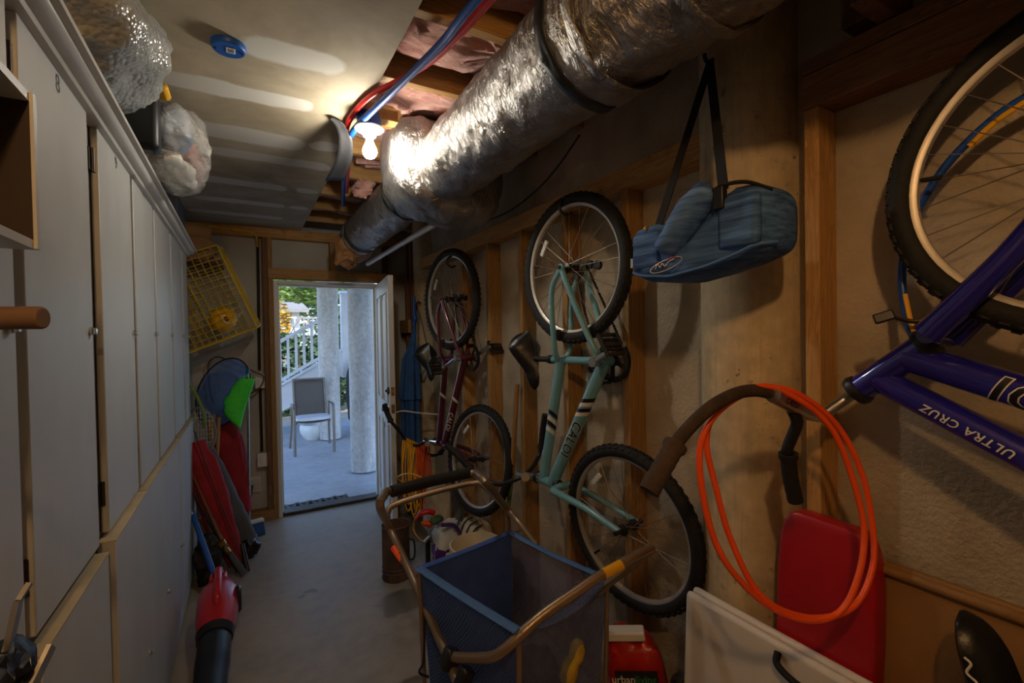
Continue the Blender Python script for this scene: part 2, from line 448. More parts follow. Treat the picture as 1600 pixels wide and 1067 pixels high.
def wrap(mb, p0, d, n, r):
    """bend flat lettering (x along d) round a tube of radius r; n points outwards at its middle"""
    p0, d, n = V(p0), V(d).normalized(), V(n); n = (n-d*n.dot(d)).normalized(); m = n.cross(d)
    import bmesh
    bm = bmesh.new(); vv = [bm.verts.new(q) for q in mb.v]
    for f in mb.f:
        try: bm.faces.new([vv[i] for i in f])
        except ValueError: pass
    bmesh.ops.triangulate(bm, faces=bm.faces)
    for _ in range(5):
        le = [e for e in bm.edges if abs(e.verts[0].co.y-e.verts[1].co.y) > r*.28]
        if not le: break
        bmesh.ops.subdivide_edges(bm, edges=le, cuts=1); bmesh.ops.triangulate(bm, faces=bm.faces)
    bm.verts.index_update(); mb.v = [v.co.copy() for v in bm.verts]; mb.f = [tuple(v.index for v in f.verts) for f in bm.faces]; bm.free()
    for i, q in enumerate(mb.v):
        a = q.y/r; mb.v[i] = p0+d*q.x+(n*math.cos(a)+m*math.sin(a))*r
    return mb
def onplane(mb, p0, ex, ey):
    p0, ex, ey = V(p0), V(ex).normalized(), V(ey).normalized()
    for i, q in enumerate(mb.v): mb.v[i] = p0+ex*q.x+ey*q.y
    return mb
def beam(name, x0, x1, y0, y1, z0, z1, parent, wd='pine'):
    d = (x1-x0, y1-y0, z1-z0); ax = 'xyz'[d.index(max(d))]
    b = MB().box((0,0,0), d)
    return ob(name, b, wd+'_'+ax, parent, Matrix.Translation(V(((x0+x1)/2,(y0+y1)/2,(z0+z1)/2))), bev=.003)

# ------------------------------------------------------------------ the setting
fl = struct(ob('floor', MB().bb(-1, 1.5, -2, 4.66, -.12, 0), 'floor_concrete', mw=Matrix.Translation((0,0,0))), 'grey stained concrete floor of the storage passage')
wl = struct(ob('wall_left', MB().bb(-1.05, -.98, -2, 4.66, 0, 2.95), 'wallboard_grey'), 'grey board wall behind the lockers')
wb = struct(ob('wall_front', MB().bb(-1.05, 1.5, -2.07, -2, 0, 2.95), 'wallboard_grey'), 'grey board wall at the near end of the passage')
wr = struct(ob('wall_right', MB().bb(1.417, 1.47, -2, 4.66, 0, 2.95), 'wallboard'), 'beige rough board wall behind the bare studs')
for y in (3.045, 2.638, 2.236, 1.827, 1.420): beam('stud', 1.328, 1.416, y-.038, y, .04, 2.14, wr)
for y in (.709, .08, -.33, -.74, -1.15): beam('stud', 1.328, 1.416, y-.038, y, .04, 2.16, wr)
beam('top_plate', 1.322, 1.416, 1.03, 3.86, 2.14, 2.228, wr)
beam('top_plate', 1.322, 1.416, -1.95, .712, 2.16, 2.25, wr, 'dark_wood')
beam('top_plate', 1.322, 1.416, -1.95, .712, 2.252, 2.29, wr, 'dark_wood')
beam('bottom_plate', 1.328, 1.416, 1.05, 3.83, .0, .04, wr)
beam('bottom_plate', 1.328, 1.416, -1.95, .79, .0, .04, wr)
beam('stud', 1.328, 1.416, 4.30, 4.338, .0, 2.5, wr, 'dark_wood'); beam('stud', 1.328, 1.416, 4.15, 4.19, .0, 2.5, wr, 'dark_wood')
beam('blocking', 1.30, 1.416, 4.17, 4.44, 1.60, 1.72, wr); beam('blocking', 1.33, 1.416, 4.17, 4.44, .9, .99, wr, 'dark_wood')
# back wall with the doorway
bk = MB(); bk.bb(-1, .20, 4.629, 4.67, 0, 2.95); bk.bb(.20, 1.16, 4.629, 4.67, 2.10, 2.95); bk.bb(1.16, 1.47, 4.629, 4.67, 0, 2.95)
wk = struct(ob('wall_back', bk, 'wallboard_grey'), 'pale wallboard around the open doorway')
beam('stud', .150, .188, 4.54, 4.628, .04, 2.44, wk, 'dark_wood'); beam('stud', .190, .230, 4.54, 4.628, .0, 2.09, wk)
beam('stud', .188, .226, 4.54, 4.628, 2.18, 2.44, wk); beam('stud', 1.142, 1.18, 4.54, 4.628, .0, 2.09, wk, 'dark_wood')
beam('stud', -.62, -.58, 4.54, 4.628, .04, 2.44, wk)
beam('stud', .700, .738, 4.54, 4.628, 2.18, 2.44, wk); beam('stud', 1.19, 1.228, 4.54, 4.628, .0, 2.44, wk, 'dark_wood')
beam('header', .19, 1.30, 4.53, 4.628, 2.09, 2.18, wk)
beam('top_plate', -.97, 1.32, 4.535, 4.628, 2.44, 2.52, wk)
beam('bottom_plate', -.97, .19, 4.535, 4.628, 0, .09, wk)
d1 = MB(); d1.bb(.230,.262,4.545,4.68,0,2.075); d1.bb(1.108,1.140,4.545,4.68,0,2.075); d1.bb(.262,1.108,4.545,4.68,2.045,2.075)
d1.bb(.262,.278,4.60,4.64,0,2.045); d1.bb(1.092,1.108,4.60,4.64,0,2.045); d1.bb(.278,1.092,4.60,4.64,2.03,2.045)
struct(ob('trim_1', d1, 'white_metal', bev=.003), 'white painted steel frame of the doorway')
struct(ob('trim_2', MB().bb(.262,1.108,4.56,4.70,0,.028), 'steel_dark', bev=.006), 'dark metal threshold of the doorway')
# ceiling: drywall sheet, bare joists, pink insulation, subfloor
ce = struct(ob('ceiling', MB().bb(-1, .46, -2, 4.535, 2.52, 2.534), 'drywall_ceiling', mw=Matrix.Translation((0,0,0))), 'unpainted drywall ceiling with pale bands of joint compound')
JY = [1.365+.406*k for k in range(-8, 8)]
for y in JY:
    if y < 4.5: beam('joist', .3, 1.416, y-.02, y+.02, 2.54, 2.78, ce, 'pine' if y > 1 else 'dark_wood')
struct(ob('subfloor', MB().bb(-1.05, 1.5, -2.07, 4.68, 2.95, 3.0), 'dark_wood_y'), 'dark boards of the floor above')
k = 0
for y in JY[:-1]:
    if y < .4 or y > 4.3: continue
    k += 1; c = (.90, y+.203, 2.70)
    b = MB().blob((0,0,0), (.52, .185, .10), 3.2, .075, 6, k, 56, 22)
    ob('insulation_batt', b, 'pink_insulation', ce, Matrix.Translation(V(c)))
ob('insulation_tuft', MB().blob((0,0,0), (.07,.06,.055), 2, .05, 16, 4, 30, 18), 'pink_insulation', ce, Matrix.Translation((0.715,2.120,2.663)))
ob('insulation_tuft', MB().blob((0,0,0), (.05,.05,.04), 2, .05, 16, 9, 30, 18), 'pink_insulation', ce, Matrix.Translation((0.657,3.000,2.513)))
# door leaf, opened inwards past the square
H0 = V((1.112, 4.545, 0)); dd = V((-.105, -.79, 0)).normalized(); nn = V((dd.y, -dd.x, 0)); nn = -nn if nn.x > 0 else nn   # nn faces the passage
LEN = .835
def dl(s, t, z): return H0+dd*s+nn*t+V((0,0,z))
db = MB(); db.bar(dl(0,-.02,1.035), dl(LEN,-.02,1.035), .042, 2.05)
door = struct(ob('door_1', db, 'white_metal', mw=Matrix.Translation(H0) if False else None, bev=.003), 'white panelled door standing open into the passage')
def molding(s0, s1, z0, z1):
    for t0, w_, h_ in ((.001, .012, 1), ):
        m = MB()
        for a, b in (((s0,z0),(s1,z0)), ((s1,z0),(s1,z1)), ((s1,z1),(s0,z1)), ((s0,z1),(s0,z0))):
            m.bar(dl(a[0],.004,a[1]), dl(b[0],.004,b[1]), .014, .016, up=nn)
        p = ob('door_panel', m, 'white_metal', door, bev=.002)
        m2 = MB(); c = (s0+s1)/2
        m2.bar(dl(c,.002,z0+.05), dl(c,.002,z1-.05), s1-s0-.07, .009, up=nn); ob('panel_field', m2, 'white_metal', p, bev=.003)
for s0, s1 in ((.10,.37), (.465,.735)):
    molding(s0, s1, 1.02, 1.93); molding(s0, s1, .14, .84)
kb = MB().lathe([(.0,.0),(.03,0),(.03,.008),(.012,.012),(.012,.03),(.026,.036),(.028,.05),(.018,.062),(0,.064)], dl(LEN-.065,.0,.99), nn, 20)
ob('door_knob', kb, 'alloy', door)
kb = MB().lathe([(0,0),(.028,0),(.028,.016),(.02,.02),(0,.02)], dl(LEN-.065,.0,1.13), nn, 20); kb.bar(dl(LEN-.065,.02,1.12), dl(LEN-.065,.02,1.14), .008, .02, up=nn)
ob('deadbolt', kb, 'steel_dark', door)
for z in (.99, 1.13):
    q = MB(); q.bar(dl(LEN+.001,-.02,z-.035), dl(LEN+.001,-.02,z+.035), .026, .004, up=dd); lp = ob('latch_plate', q, 'brass', door)
    q = MB(); q.bar(dl(LEN+.004,-.02,z-.009), dl(LEN+.004,-.02,z+.009), .013, .012, up=dd); ob('latch_bolt', q, 'alloy', lp)
# ---------------------------------------------------------------- concrete columns
def column(x, y, r, z1, m, label, name='concrete_column', z0=0):
    b = MB().lathe([(r*.2,z0),(r*1.0,z0),(r*1.0,z0+.5),(r*.99,z1),(.02,z1)], (x,y,0), (0,0,1), 48)
    return tag(ob(name, b, m, ang=60), label, 'column')
column(1.422, .923, .153, 2.94, 'column_concrete', 'thick round concrete column beside the denim bag')
column(1.462, 4.0, .152, 2.94, 'column_concrete', 'round concrete column in the far corner behind the maroon bicycle')
column(1.21, 5.68, .155, 2.70, 'column_paint', 'pale spotted column just outside the doorway')
column(1.14, 7.75, .155, 2.70, 'column_paint', 'slimmer looking pale column behind the patio chair')

# ---------------------------------------------------------------- lockers
UD = [(.64,1.10),(1.143,1.565),(1.665,2.085),(2.13,2.54),(2.59,3.07),(3.125,3.58),(3.655,3.93)]
UB = [.615,1.12,1.615,2.108,2.565,3.098,3.618,3.955]
LN = ['nearest locker column cut by the left picture edge', 'locker column with the figure 8 beside the shallow brown box', 'locker column with the figure 9 under the bag of clothes', 'narrow grey locker column right after number 9',
      'grey locker column two after number 9', 'grey locker column second from the far end', 'last grey locker column next to the yellow trap']
NUM = ['', '8', '9', '', '', '', '']
for i, (y0, y1) in enumerate(UD):
    u0, u1 = UB[i], UB[i+1]; lk = thing('locker', (-.65, (u0+u1)/2, 0), LN[i], 'locker', 'wall of painted lockers')
    bd = MB(); bd.bb(-.96, -.352, u0+.001, u1-.001, .0, 2.16); ob('locker_body', bd, 'locker_frame' if i < 6 else 'locker_paint', lk)
    du = ob('upper_door', MB().bb(-.351, -.333, y0, y1, 1.045, 2.15), 'locker_paint', lk, bev=.003)
    zt = (1.014,1.016,1.034,1.032,1.028,1.032,1.029)[i]; xo = (-.322,-.322,-.312,-.316,-.318,-.315,-.319)[i]
    l0, l1 = u0+.008, min(u1-.008, y1+.03)
    dw = ob('lower_door', MB().bb(-.351, xo, l0, l1, .07, zt-.004), 'locker_paint', lk, bev=.002)
    ob('door_edge', MB().bb(-.350, xo+.001, l0, l1, zt-.004, zt), 'raw_edge', dw)
    kn = MB().lathe([(0,0),(.011,0),(.011,.006),(.008,.008),(.008,.014),(.0,.015)], (-.333, y1-.03, 1.596), (1,0,0), 14); ob('lock', kn, 'chrome', du)
    kn = MB().lathe([(0,0),(.011,0),(.011,.006),(.008,.008),(.008,.014),(.0,.015)], (xo, l1-.05, .475), (1,0,0), 14); ob('lock', kn, 'chrome', dw)
    for (z, par, yy, xx) in ((2.06, du, y0-.006, -.348), (1.155, du, y0-.006, -.348), (.90, dw, y0-.006, -.34), (.16, dw, y0-.006, -.34)):
        h = MB().cyl((xx+.004, yy, z-.032), (xx+.004, yy, z+.032), .0055, n=10); h.bb(xx-.004, xx+.001, yy-.02, yy+.004, z-.03, z+.03)
        ob('hinge', h, 'steel_dark', par)
    if NUM[i]:
        t = text_mb(NUM[i], .055); onplane(t, (-.3322, y0+.208, 2.120), (0,1,0), (0,0,1)); ob('number', t, 'decal_black', du)
pr = [(-.40,2.15),(-.330,2.15),(-.320,2.154),(-.316,2.162),(-.300,2.166),(-.290,2.174),(-.288,2.182),(-.274,2.184),(-.274,2.196),(-.40,2.196)]
struct(ob('trim_3', MB().prism([(x, -.9, z) for x, z in pr], (0, 4.86, 0)), 'white_metal'), 'stepped grey crown moulding along the top of the lockers')
struct(ob('trim_4', MB().bb(-.98, -.40, -.9, 3.955, 2.16, 2.185), 'locker_frame'), 'flat board over the lockers')
ob_near = thing('locker', (-.65, .2, 0), 'locker column nearest the camera beside the wooden peg', 'locker', 'wall of painted lockers')
ob('locker_body', MB().bb(-.96, -.352, -.6, .613, 0, 2.16), 'locker_frame', ob_near)
ob('upper_door', MB().bb(-.351, -.333,   .02, .58, 1.045, 2.15), 'locker_paint', ob_near, bev=.003)
# open wooden box fixed to the near locker front
wbx = thing('wall_box', (-.30, .75, 1.70), 'shallow brown box with white edges on the nearest locker front', 'box')
X0, X1, Y0, Y1, Z0, Z1 = -.333, -.25, .50, .905, 1.70, 1.915
ob('back_panel', MB().bb(X0, X0+.008, Y0, Y1, Z0, Z1), 'box_brown', wbx)
ob('side_panel', MB().bb(X0, X1, Y1-.012, Y1, Z0, Z1), 'box_brown', wbx); ob('side_panel', MB().bb(X0, X1, Y0, Y0+.012, Z0, Z1), 'box_brown', wbx)
fe = MB(); fe.bb(X1, X1+.004, Y1-.012, Y1, Z0, Z1); ob('edge_strip', fe, 'locker_paint', wbx)
ob('top_panel', MB().bb(X0, X1, Y0, Y1, Z1-.012, Z1), 'locker_paint', wbx); ob('bottom_panel', MB().bb(X0, X1, Y0, Y1, Z0, Z0+.012), 'locker_paint', wbx)
for z in (Z0+.02, Z1-.02): pass
pg = MB().cyl((-.333,.74,1.597), (-.19,.70,1.597), .0125, n=16)
tag(ob('wooden_peg', pg, 'peg_wood', bev=.002), 'short round wooden peg sticking out of the nearest locker', 'peg')
hk = thing('key_rack', (-.30, .80, 1.16), 'dark tangle of keys and silver clips at the lower left corner', 'keys')
b = MB()
b.blob((-.275,.745,1.17), (.03,.05,.045), 2.2, .02, 24, 5, 24, 14)
b.blob((-.28,.80,1.16), (.04,.07,.035), 2, .02, 20, 3, 24, 14); ob('key_case', b, 'black_vinyl', hk)
b = MB(); b.bar((-.27,.825,1.17), (-.262,.845,1.235), .016, .006, up=(1,0,0)); b.bar((-.262,.845,1.235), (-.255,.858,1.25), .006, .006, up=(1,0,0)); ob('clip', b, 'alloy', hk)
b = MB(); b.bar((-.245,.815,1.13), (-.232,.845,1.165), .022, .005, up=(1,0,0)); ob('clip', b, 'alloy', hk)

# ---------------------------------------------------------------- wall fittings at the back
def outlet(x, z, label):
    t = thing('switch_box', (x, 4.62, z), label, 'switch')
    ob('box', MB().bb(x-.035, x+.035, 4.555, 4.625, z-.055, z+.055), 'white_plastic', t, bev=.005)
    p = ob('cover', MB().bb(x-.037, x+.037, 4.548, 4.556, z-.06, z+.06), 'white_plastic', t, bev=.003)
    ob('rocker', MB().bb(x-.016, x+.016, 4.543, 4.549, z-.033, z+.033), 'label_white', p, bev=.002)
outlet(.109, 1.204, 'upper white switch box on the stud left of the doorway'); outlet(.113, .527, 'lower white switch box on the stud left of the doorway')
cd = MB().tube(cat([(.12,4.60,2.44),(.118,4.60,2.0),(.11,4.60,1.3)], 4), .011, 8)
tag(ob('conduit', cd, 'steel_dark'), 'thin grey conduit running up from the switch boxes', 'conduit')
cd = MB().tube([(.112,4.60,1.14),(.113,4.60,.59)], .011, 8)
tag(ob('conduit', cd, 'steel_dark'), 'short grey conduit between the two switch boxes', 'conduit')
cd = MB().tube(cat([(-.45,4.52,2.50),(-.2,4.52,2.488),(.0,4.52,2.478),(.09,4.525,2.465),(.115,4.55,2.42),(.118,4.585,2.36)], 5), .009, 8)
tag(ob('yellow_cable', cd, 'yellow_wire'), 'yellow cable stapled under the top plate of the back wall', 'cable')
vt = thing('wall_vent', (.03, 4.62, .24), 'white louvred vent low on the back wall', 'vent')
vf = MB(); vf.bb(-.035,.10,4.615,4.628,.235,.375); ob('vent_plate', vf, 'white_metal', vt, bev=.003)
for q in range(8): ob('slat', MB().box((.032,4.610,.25+.0155*q), (.12,.014,.004), Matrix.Rotation(R(30),3,'X')), 'white_metal', vt)
# junction plate in the ceiling
jb = thing('blue_junction_box', (-.022, 1.767, 2.50), 'round blue plastic cap on the drywall ceiling', 'cap')
ob('cap', MB().lathe([(0,0),(.046,.0),(.05,.006),(.05,.02),(0,.02)], (-.022,1.767,2.501), (0,0,1), 32), 'blue_plastic', jb, bev=.001)
for dx, dy in ((-.037,0),(.037,0)): ob('screw', MB().lathe([(0,0),(.004,0),(.004,.004),(0,.004)], (-.022+dx,1.767+dy,2.497), (0,0,1), 10), 'steel_dark', jb)
lb = ob('sticker', MB().box((-.016,1.764,2.4995), (.026,.03,.001)), 'label_white', jb); ob('print', MB().box((-.016,1.764,2.4987), (.018,.02,.0006)), 'label_grey', lb)
# pex pipes
def pipe(pts, r, m, label, name='water_pipe', cat_='pipe', n=10, k=6, grp=None):
    return tag(ob(name, MB().tube(cat(pts, k), r, n), m), label, cat_, grp)
pipe([(.635,-1.6,2.485),(.638,-.6,2.485),(.642,.45,2.485),(0.563,1.142,2.470),(0.552,1.371,2.475),(0.503,1.690,2.475),(0.457,1.944,2.470),(0.432,2.135,2.465),(0.444,2.334,2.470),(0.510,2.774,2.500),(0.625,3.446,2.500)], .0135, 'blue_pex', 'blue water pipe curving along the edge of the drywall')
pipe([(.598,-1.6,2.505),(.60,-.6,2.505),(.606,.40,2.505),(.625,.92,2.50),(0.584,1.396,2.490),(0.522,1.671,2.505),(0.450,1.853,2.505),(0.419,2.036,2.505),(0.422,2.210,2.500),(0.487,2.499,2.510),(0.596,3.167,2.510)], .012, 'red_pex', 'red water pipe looping behind the blue one')
# hanging strap of grey woven tape
sp = [(0.349,2.113,2.500),(0.382,2.139,2.490),(0.410,2.169,2.440),(0.419,2.270,2.390),(0.405,2.456,2.345)]
sp = [V(q) for q in cat(sp, 6)]; wv = V((.062,-.036,.0)); b = MB()
b.grid(lambda u, v: sp[int(round(u*(len(sp)-1)))]+wv*(v-.5)*(.35+.95*u)+V((0,0,.006*math.sin(v*PI))), len(sp)-1, 4)
tag(ob('hanging_strap', b, 'strap_mesh', thick=.0015), 'loose strip of grey woven strap hanging from the ceiling edge', 'strap')
# ---------------------------------------------------------------- lamps
def lamp(c, m, label, wires=True):
    c = V(c); t = thing('ceiling_lamp', c+V((0,0,.09)), label, 'lamp', 'bare bulb lamps')
    hb = MB().lathe([(0,.09),(.045,.09),(.05,.06),(.05,.035),(0,.03)], c, (0,0,1), 24); ob('electrical_box', hb, 'blue_plastic', t)
    ob('lampholder', MB().lathe([(0,.034),(.058,.032),(.06,.026),(.052,.02),(.032,.014),(.026,-.005),(.022,-.008),(0,-.008)], c, (0,0,1), 32), 'porcelain', t)
    g = ob('bulb', MB().lathe([(.013,-.008),(.014,-.02),(.020,-.038),(.028,-.055),(.030,-.068),(.027,-.082),(.018,-.093),(.006,-.098),(.0005,-.0985)], c, (0,0,1), 28), m, t)
    if wires:
        for q in range(2): ob('lamp_wire', MB().tube(cat([c+V((.01,.0,.09)), c+V((.035+.012*q,-.01,.13)), c+V((.055+.01*q,-.04,.18)), c+V((.06,-.09,.24))], 5), .004, 6), 'yellow_cord', t)
lamp((.482,2.03,2.425), 'bulb_neutral', 'lit bare bulb in a white lampholder below the joists')
beam('blocking', .462, .60, 2.0, 2.06, 2.492, 2.54, ce)
lamp((-.10,-.30,2.42), 'bulb_warm', 'lit warm bare bulb under the ceiling behind the camera', False)

# ---------------------------------------------------------------- foil duct
dt = thing('foil_duct', (.83, 2.0, 2.2), 'large silver foil wrapped air duct hung under the joists', 'duct')
def sleeve(y0, y1, c0, c1, r0, r1, seed, nseg=None, wr=.010, n=64):
    b = MB(); L = nseg or int((y1-y0)/.02); vs = []
    for i in range(L+1):
        t = i/L; y = y0+(y1-y0)*t; cx = c0[0]+(c1[0]-c0[0])*t; cz = c0[1]+(c1[1]-c0[1])*t; r = r0+(r1-r0)*t
        for k in range(n):
            a = 2*PI*k/n; p = V((math.cos(a)*1.6, y*9, math.sin(a)*1.6))
            q = noise.fractal(p+V((seed*5.0,0,0)), .7, 2, 4); q2 = abs(noise.noise(V((math.cos(a)*2.2+seed, y*26, math.sin(a)*2.2))))
            rr = r+wr*q-wr*.9*q2
            vs.append(V((cx+rr*math.cos(a), y, cz+rr*math.sin(a))))
    fs = [(i*n+k, i*n+(k+1) % n, (i+1)*n+(k+1) % n, (i+1)*n+k) for i in range(L) for k in range(n)]
    fs += [tuple(range(n)), tuple(range(L*n, (L+1)*n))]
    b.raw(vs, fs); return b
ob('duct_sleeve', sleeve(-1.6, .90, (.85,2.36), (.84,2.36), .172, .172, 1, wr=.012), 'foil', dt, ang=80)
ob('duct_sleeve', sleeve(.90, 2.02, (.835,2.362), (.84,2.355), .163, .160, 2, wr=.009), 'foil', dt, ang=80)
ob('duct_sleeve', sleeve(2.42, 3.74, (.835,2.385), (.80,2.35), .142, .140, 3, wr=.010), 'foil', dt, ang=80)
def ring(y, r, w_, c, seed, m, nm='duct_band', a0=0, a1=2*PI):
    b = MB()
    def fn(u, v):
        a = a0+(a1-a0)*u; rr = r+.004*noise.noise(V((math.cos(a)*3, v*2+seed, math.sin(a)*3)))
        return (c[0]+rr*math.cos(a), y+w_*(v-.5)+.012*noise.noise(V((math.cos(a)*2+seed, v, math.sin(a)*2))), c[1]+rr*math.sin(a))
    b.grid(fn, 64, 3); return ob(nm, b, m, dt, thick=.003, ang=80)
ring(.935, .179, .11, (.838,2.36), 1, 'foil'); ring(.985, .1815, .04, (.838,2.36), 2, 'black_plastic', 'black_tape', 2.3, 5.05)
ring(.88, .183, .03, (.84,2.36), 5, 'foil'); ring(.62, .180, .03, (.845,2.36), 6, 'foil')
ring(2.62, .147, .03, (.83,2.383), 3, 'black_plastic', 'black_tape', 2.6, 5.6); ring(3.60, .146, .022, (.803,2.352), 4, 'black_plastic', 'black_tape', 2.2, 5.2)
ring(3.68, .145, .10, (.80,2.35), 8, 'foil')
def elb(q):
    s = .5+.5*q.x/.31
    return V((q.x, q.y*(1-.12*s), q.z+(.05 if q.x < 0 else -.015)*abs(q.x)/.3 - .02*s))
ob('duct_elbow', MB().blob((.885,2.22,2.362), (.285,.245,.215), 3.2, .016, 7, 5, 72, 40, fn=elb), 'foil', dt, ang=80)
ob('paper_collar', MB().tube(cat([(.80,3.72,2.34),(.79,3.85,2.31),(.80,3.98,2.30),(.84,4.12,2.32)], 4), [.135,.137,.139,.14,.142,.14,.135,.13,.125,.12,.11,.10,.09], 24), 'brown_paper', dt)
ob('paper_collar', MB().blob((.72,3.80,2.24), (.08,.10,.12), 2.2, .05, 10, 6, 28, 18), 'brown_paper', dt)
pipe([(.99,2.45,2.225),(.985,3.0,2.225),(.98,4.3,2.225)], .019, 'white_plastic', 'thin white pipe running beside the far duct')
pipe([(1.080,1.365,2.292),(1.250,1.746,2.323),(1.330,2.060,2.309),(1.360,2.424,2.288),(1.360,2.868,2.318),(1.340,3.270,2.401)], .0045, 'black_rubber', 'thin black cable drooping from the duct to the wall', 'wall_cable', 'cable', 6)

# ---------------------------------------------------------------- bicycles
def rotv(v, k, t): return v*math.cos(t)+k.cross(v)*math.sin(t)+k*k.dot(v)*(1-math.cos(t))
TIRE = {}
def tire_mesh(r, kn):
    b = MB(); n = 72; ro = r-.026
    b.tube([(ro*math.cos(2*PI*i/n), ro*math.sin(2*PI*i/n), 0) for i in range(n)], .0245, 14, True)
    for i in range(kn):
        for row, off in ((-.0155, 0), (0, .5), (.0155, 0)):
            a = 2*PI*(i+off)/kn; rr = r-.0035-abs(row)*.42
            M = Matrix.Rotation(a, 3, 'Z') @ Matrix.Rotation(-row*38, 3, 'Y')
            b.box(M @ V((0,0,0))+V((rr*math.cos(a), rr*math.sin(a), row)), (.009, .0165 if row else .012, .0125), M)
    return b
def rim_mesh(r):
    b = MB(); ro = r-.045
    prof = [(ro+.007,.0125),(ro+.007,-.0125),(ro-.004,-.0125),(ro-.013,-.006),(ro-.013,.006),(ro-.004,.0125)]
    b.lathe(prof, (0,0,0), (0,0,1), 72, True); return b
def spoke_mesh(r):
    b = MB(); b.tube([(.018, .012, .028), (r-.056, 0, .001)], .0013, 5); return b
def wheel(bike, c, e1, e2, e3, r, tm, sp, hubr, knob=62, spokes=28, refl=None, val=True, e2side=1):
    key = (round(r,3), knob)
    if key not in TIRE:
        TIRE[key] = [None, None, None]
    mw = Matrix((( e1.x,e2.x,e3.x,c.x),(e1.y,e2.y,e3.y,c.y),(e1.z,e2.z,e3.z,c.z),(0,0,0,1)))
    K = TIRE[key]
    if K[0] is None:
        t = ob('tire', tire_mesh(r, knob), tm, bike, mw, ang=50); K[0] = t.data
        rm = ob('rim', rim_mesh(r), 'rim_alloy', bike, mw, ang=50); K[1] = rm.data
    else: t = ob('tire', K[0], None, bike, mw); rm = ob('rim', K[1], None, bike, mw)
    hb = MB(); hb.lathe([(0,-.052),(.006,-.052),(.006,-.04),(.022,-.036),(.022,-.028),(hubr,-.024),(hubr,.024),(.022,.028),(.022,.036),(.006,.04),(.006,.052),(0,.052)], (0,0,0), (0,0,1), 20)
    ob('hub', hb, 'steel_dark', bike, mw)
    for q in range(spokes):
        a = 2*PI*q/spokes; S = Matrix.Rotation(a, 4, 'Z') @ (Matrix.Rotation(PI, 4, 'X') if q % 2 else Matrix.Identity(4)) @ Matrix.Scale(1, 4)
        if q % 4 > 1: S = S @ Matrix.Scale(-1, 4, (0,1,0))
        if K[2] is None:
            s = ob('spoke', spoke_mesh(r), 'spoke_steel', rm, mw @ S); K[2] = s.data
        else: ob('spoke', K[2], None, rm, mw @ S)
    if val: ob('valve', MB().cyl(((r-.06)*math.cos(val), (r-.06)*math.sin(val), 0), ((r-.095)*math.cos(val), (r-.095)*math.sin(val), 0), .0045, n=8), 'black_rubber', rm, mw)
    if refl is not None:
        p = V((math.cos(refl), math.sin(refl), 0)); q = V((-p.y, p.x, 0)); b = MB()
        M = Matrix((q, p, V((0,0,1)))).transposed()
        b.box(p*(r-.105), (.075, .022, .010), M); ob('reflector', b, 'label_white', rm, mw, bev=.003)
def saddle_mb(c, fw, up, lf, L=.27, W=.155, nose=.24):
    rings = []
    for i in range(21):
        t = i/20; u = -.45*L+L*t
        w_ = (W/2)*(1-math.exp(-((t+.04)*7)))*(1 if t < .25 else max(nose, 1-1.5*(t-.25)**.9)) if t < .75 else (W/2)*nose*math.sqrt(max(.02, 1-((t-.75)/.25)**2))
        w_ = max(w_, .006)
        zt = .012*math.cos(PI*t)+.008; h = .075-.03*t
        ne = math.sqrt(max(.02, 1-((t-.75)/.25)**2)) if t > .75 else 1
        rg = []
        for k in range(16):
            a = 2*PI*k/16; x = math.cos(a)*w_; z = math.sin(a)*ne
            z = zt+(.014*z if z > 0 else h*z*(1-.35*abs(math.cos(a))))
            rg.append(c+fw*u+lf*x+up*z)
        rings.append(rg)
    return MB().loft(rings)
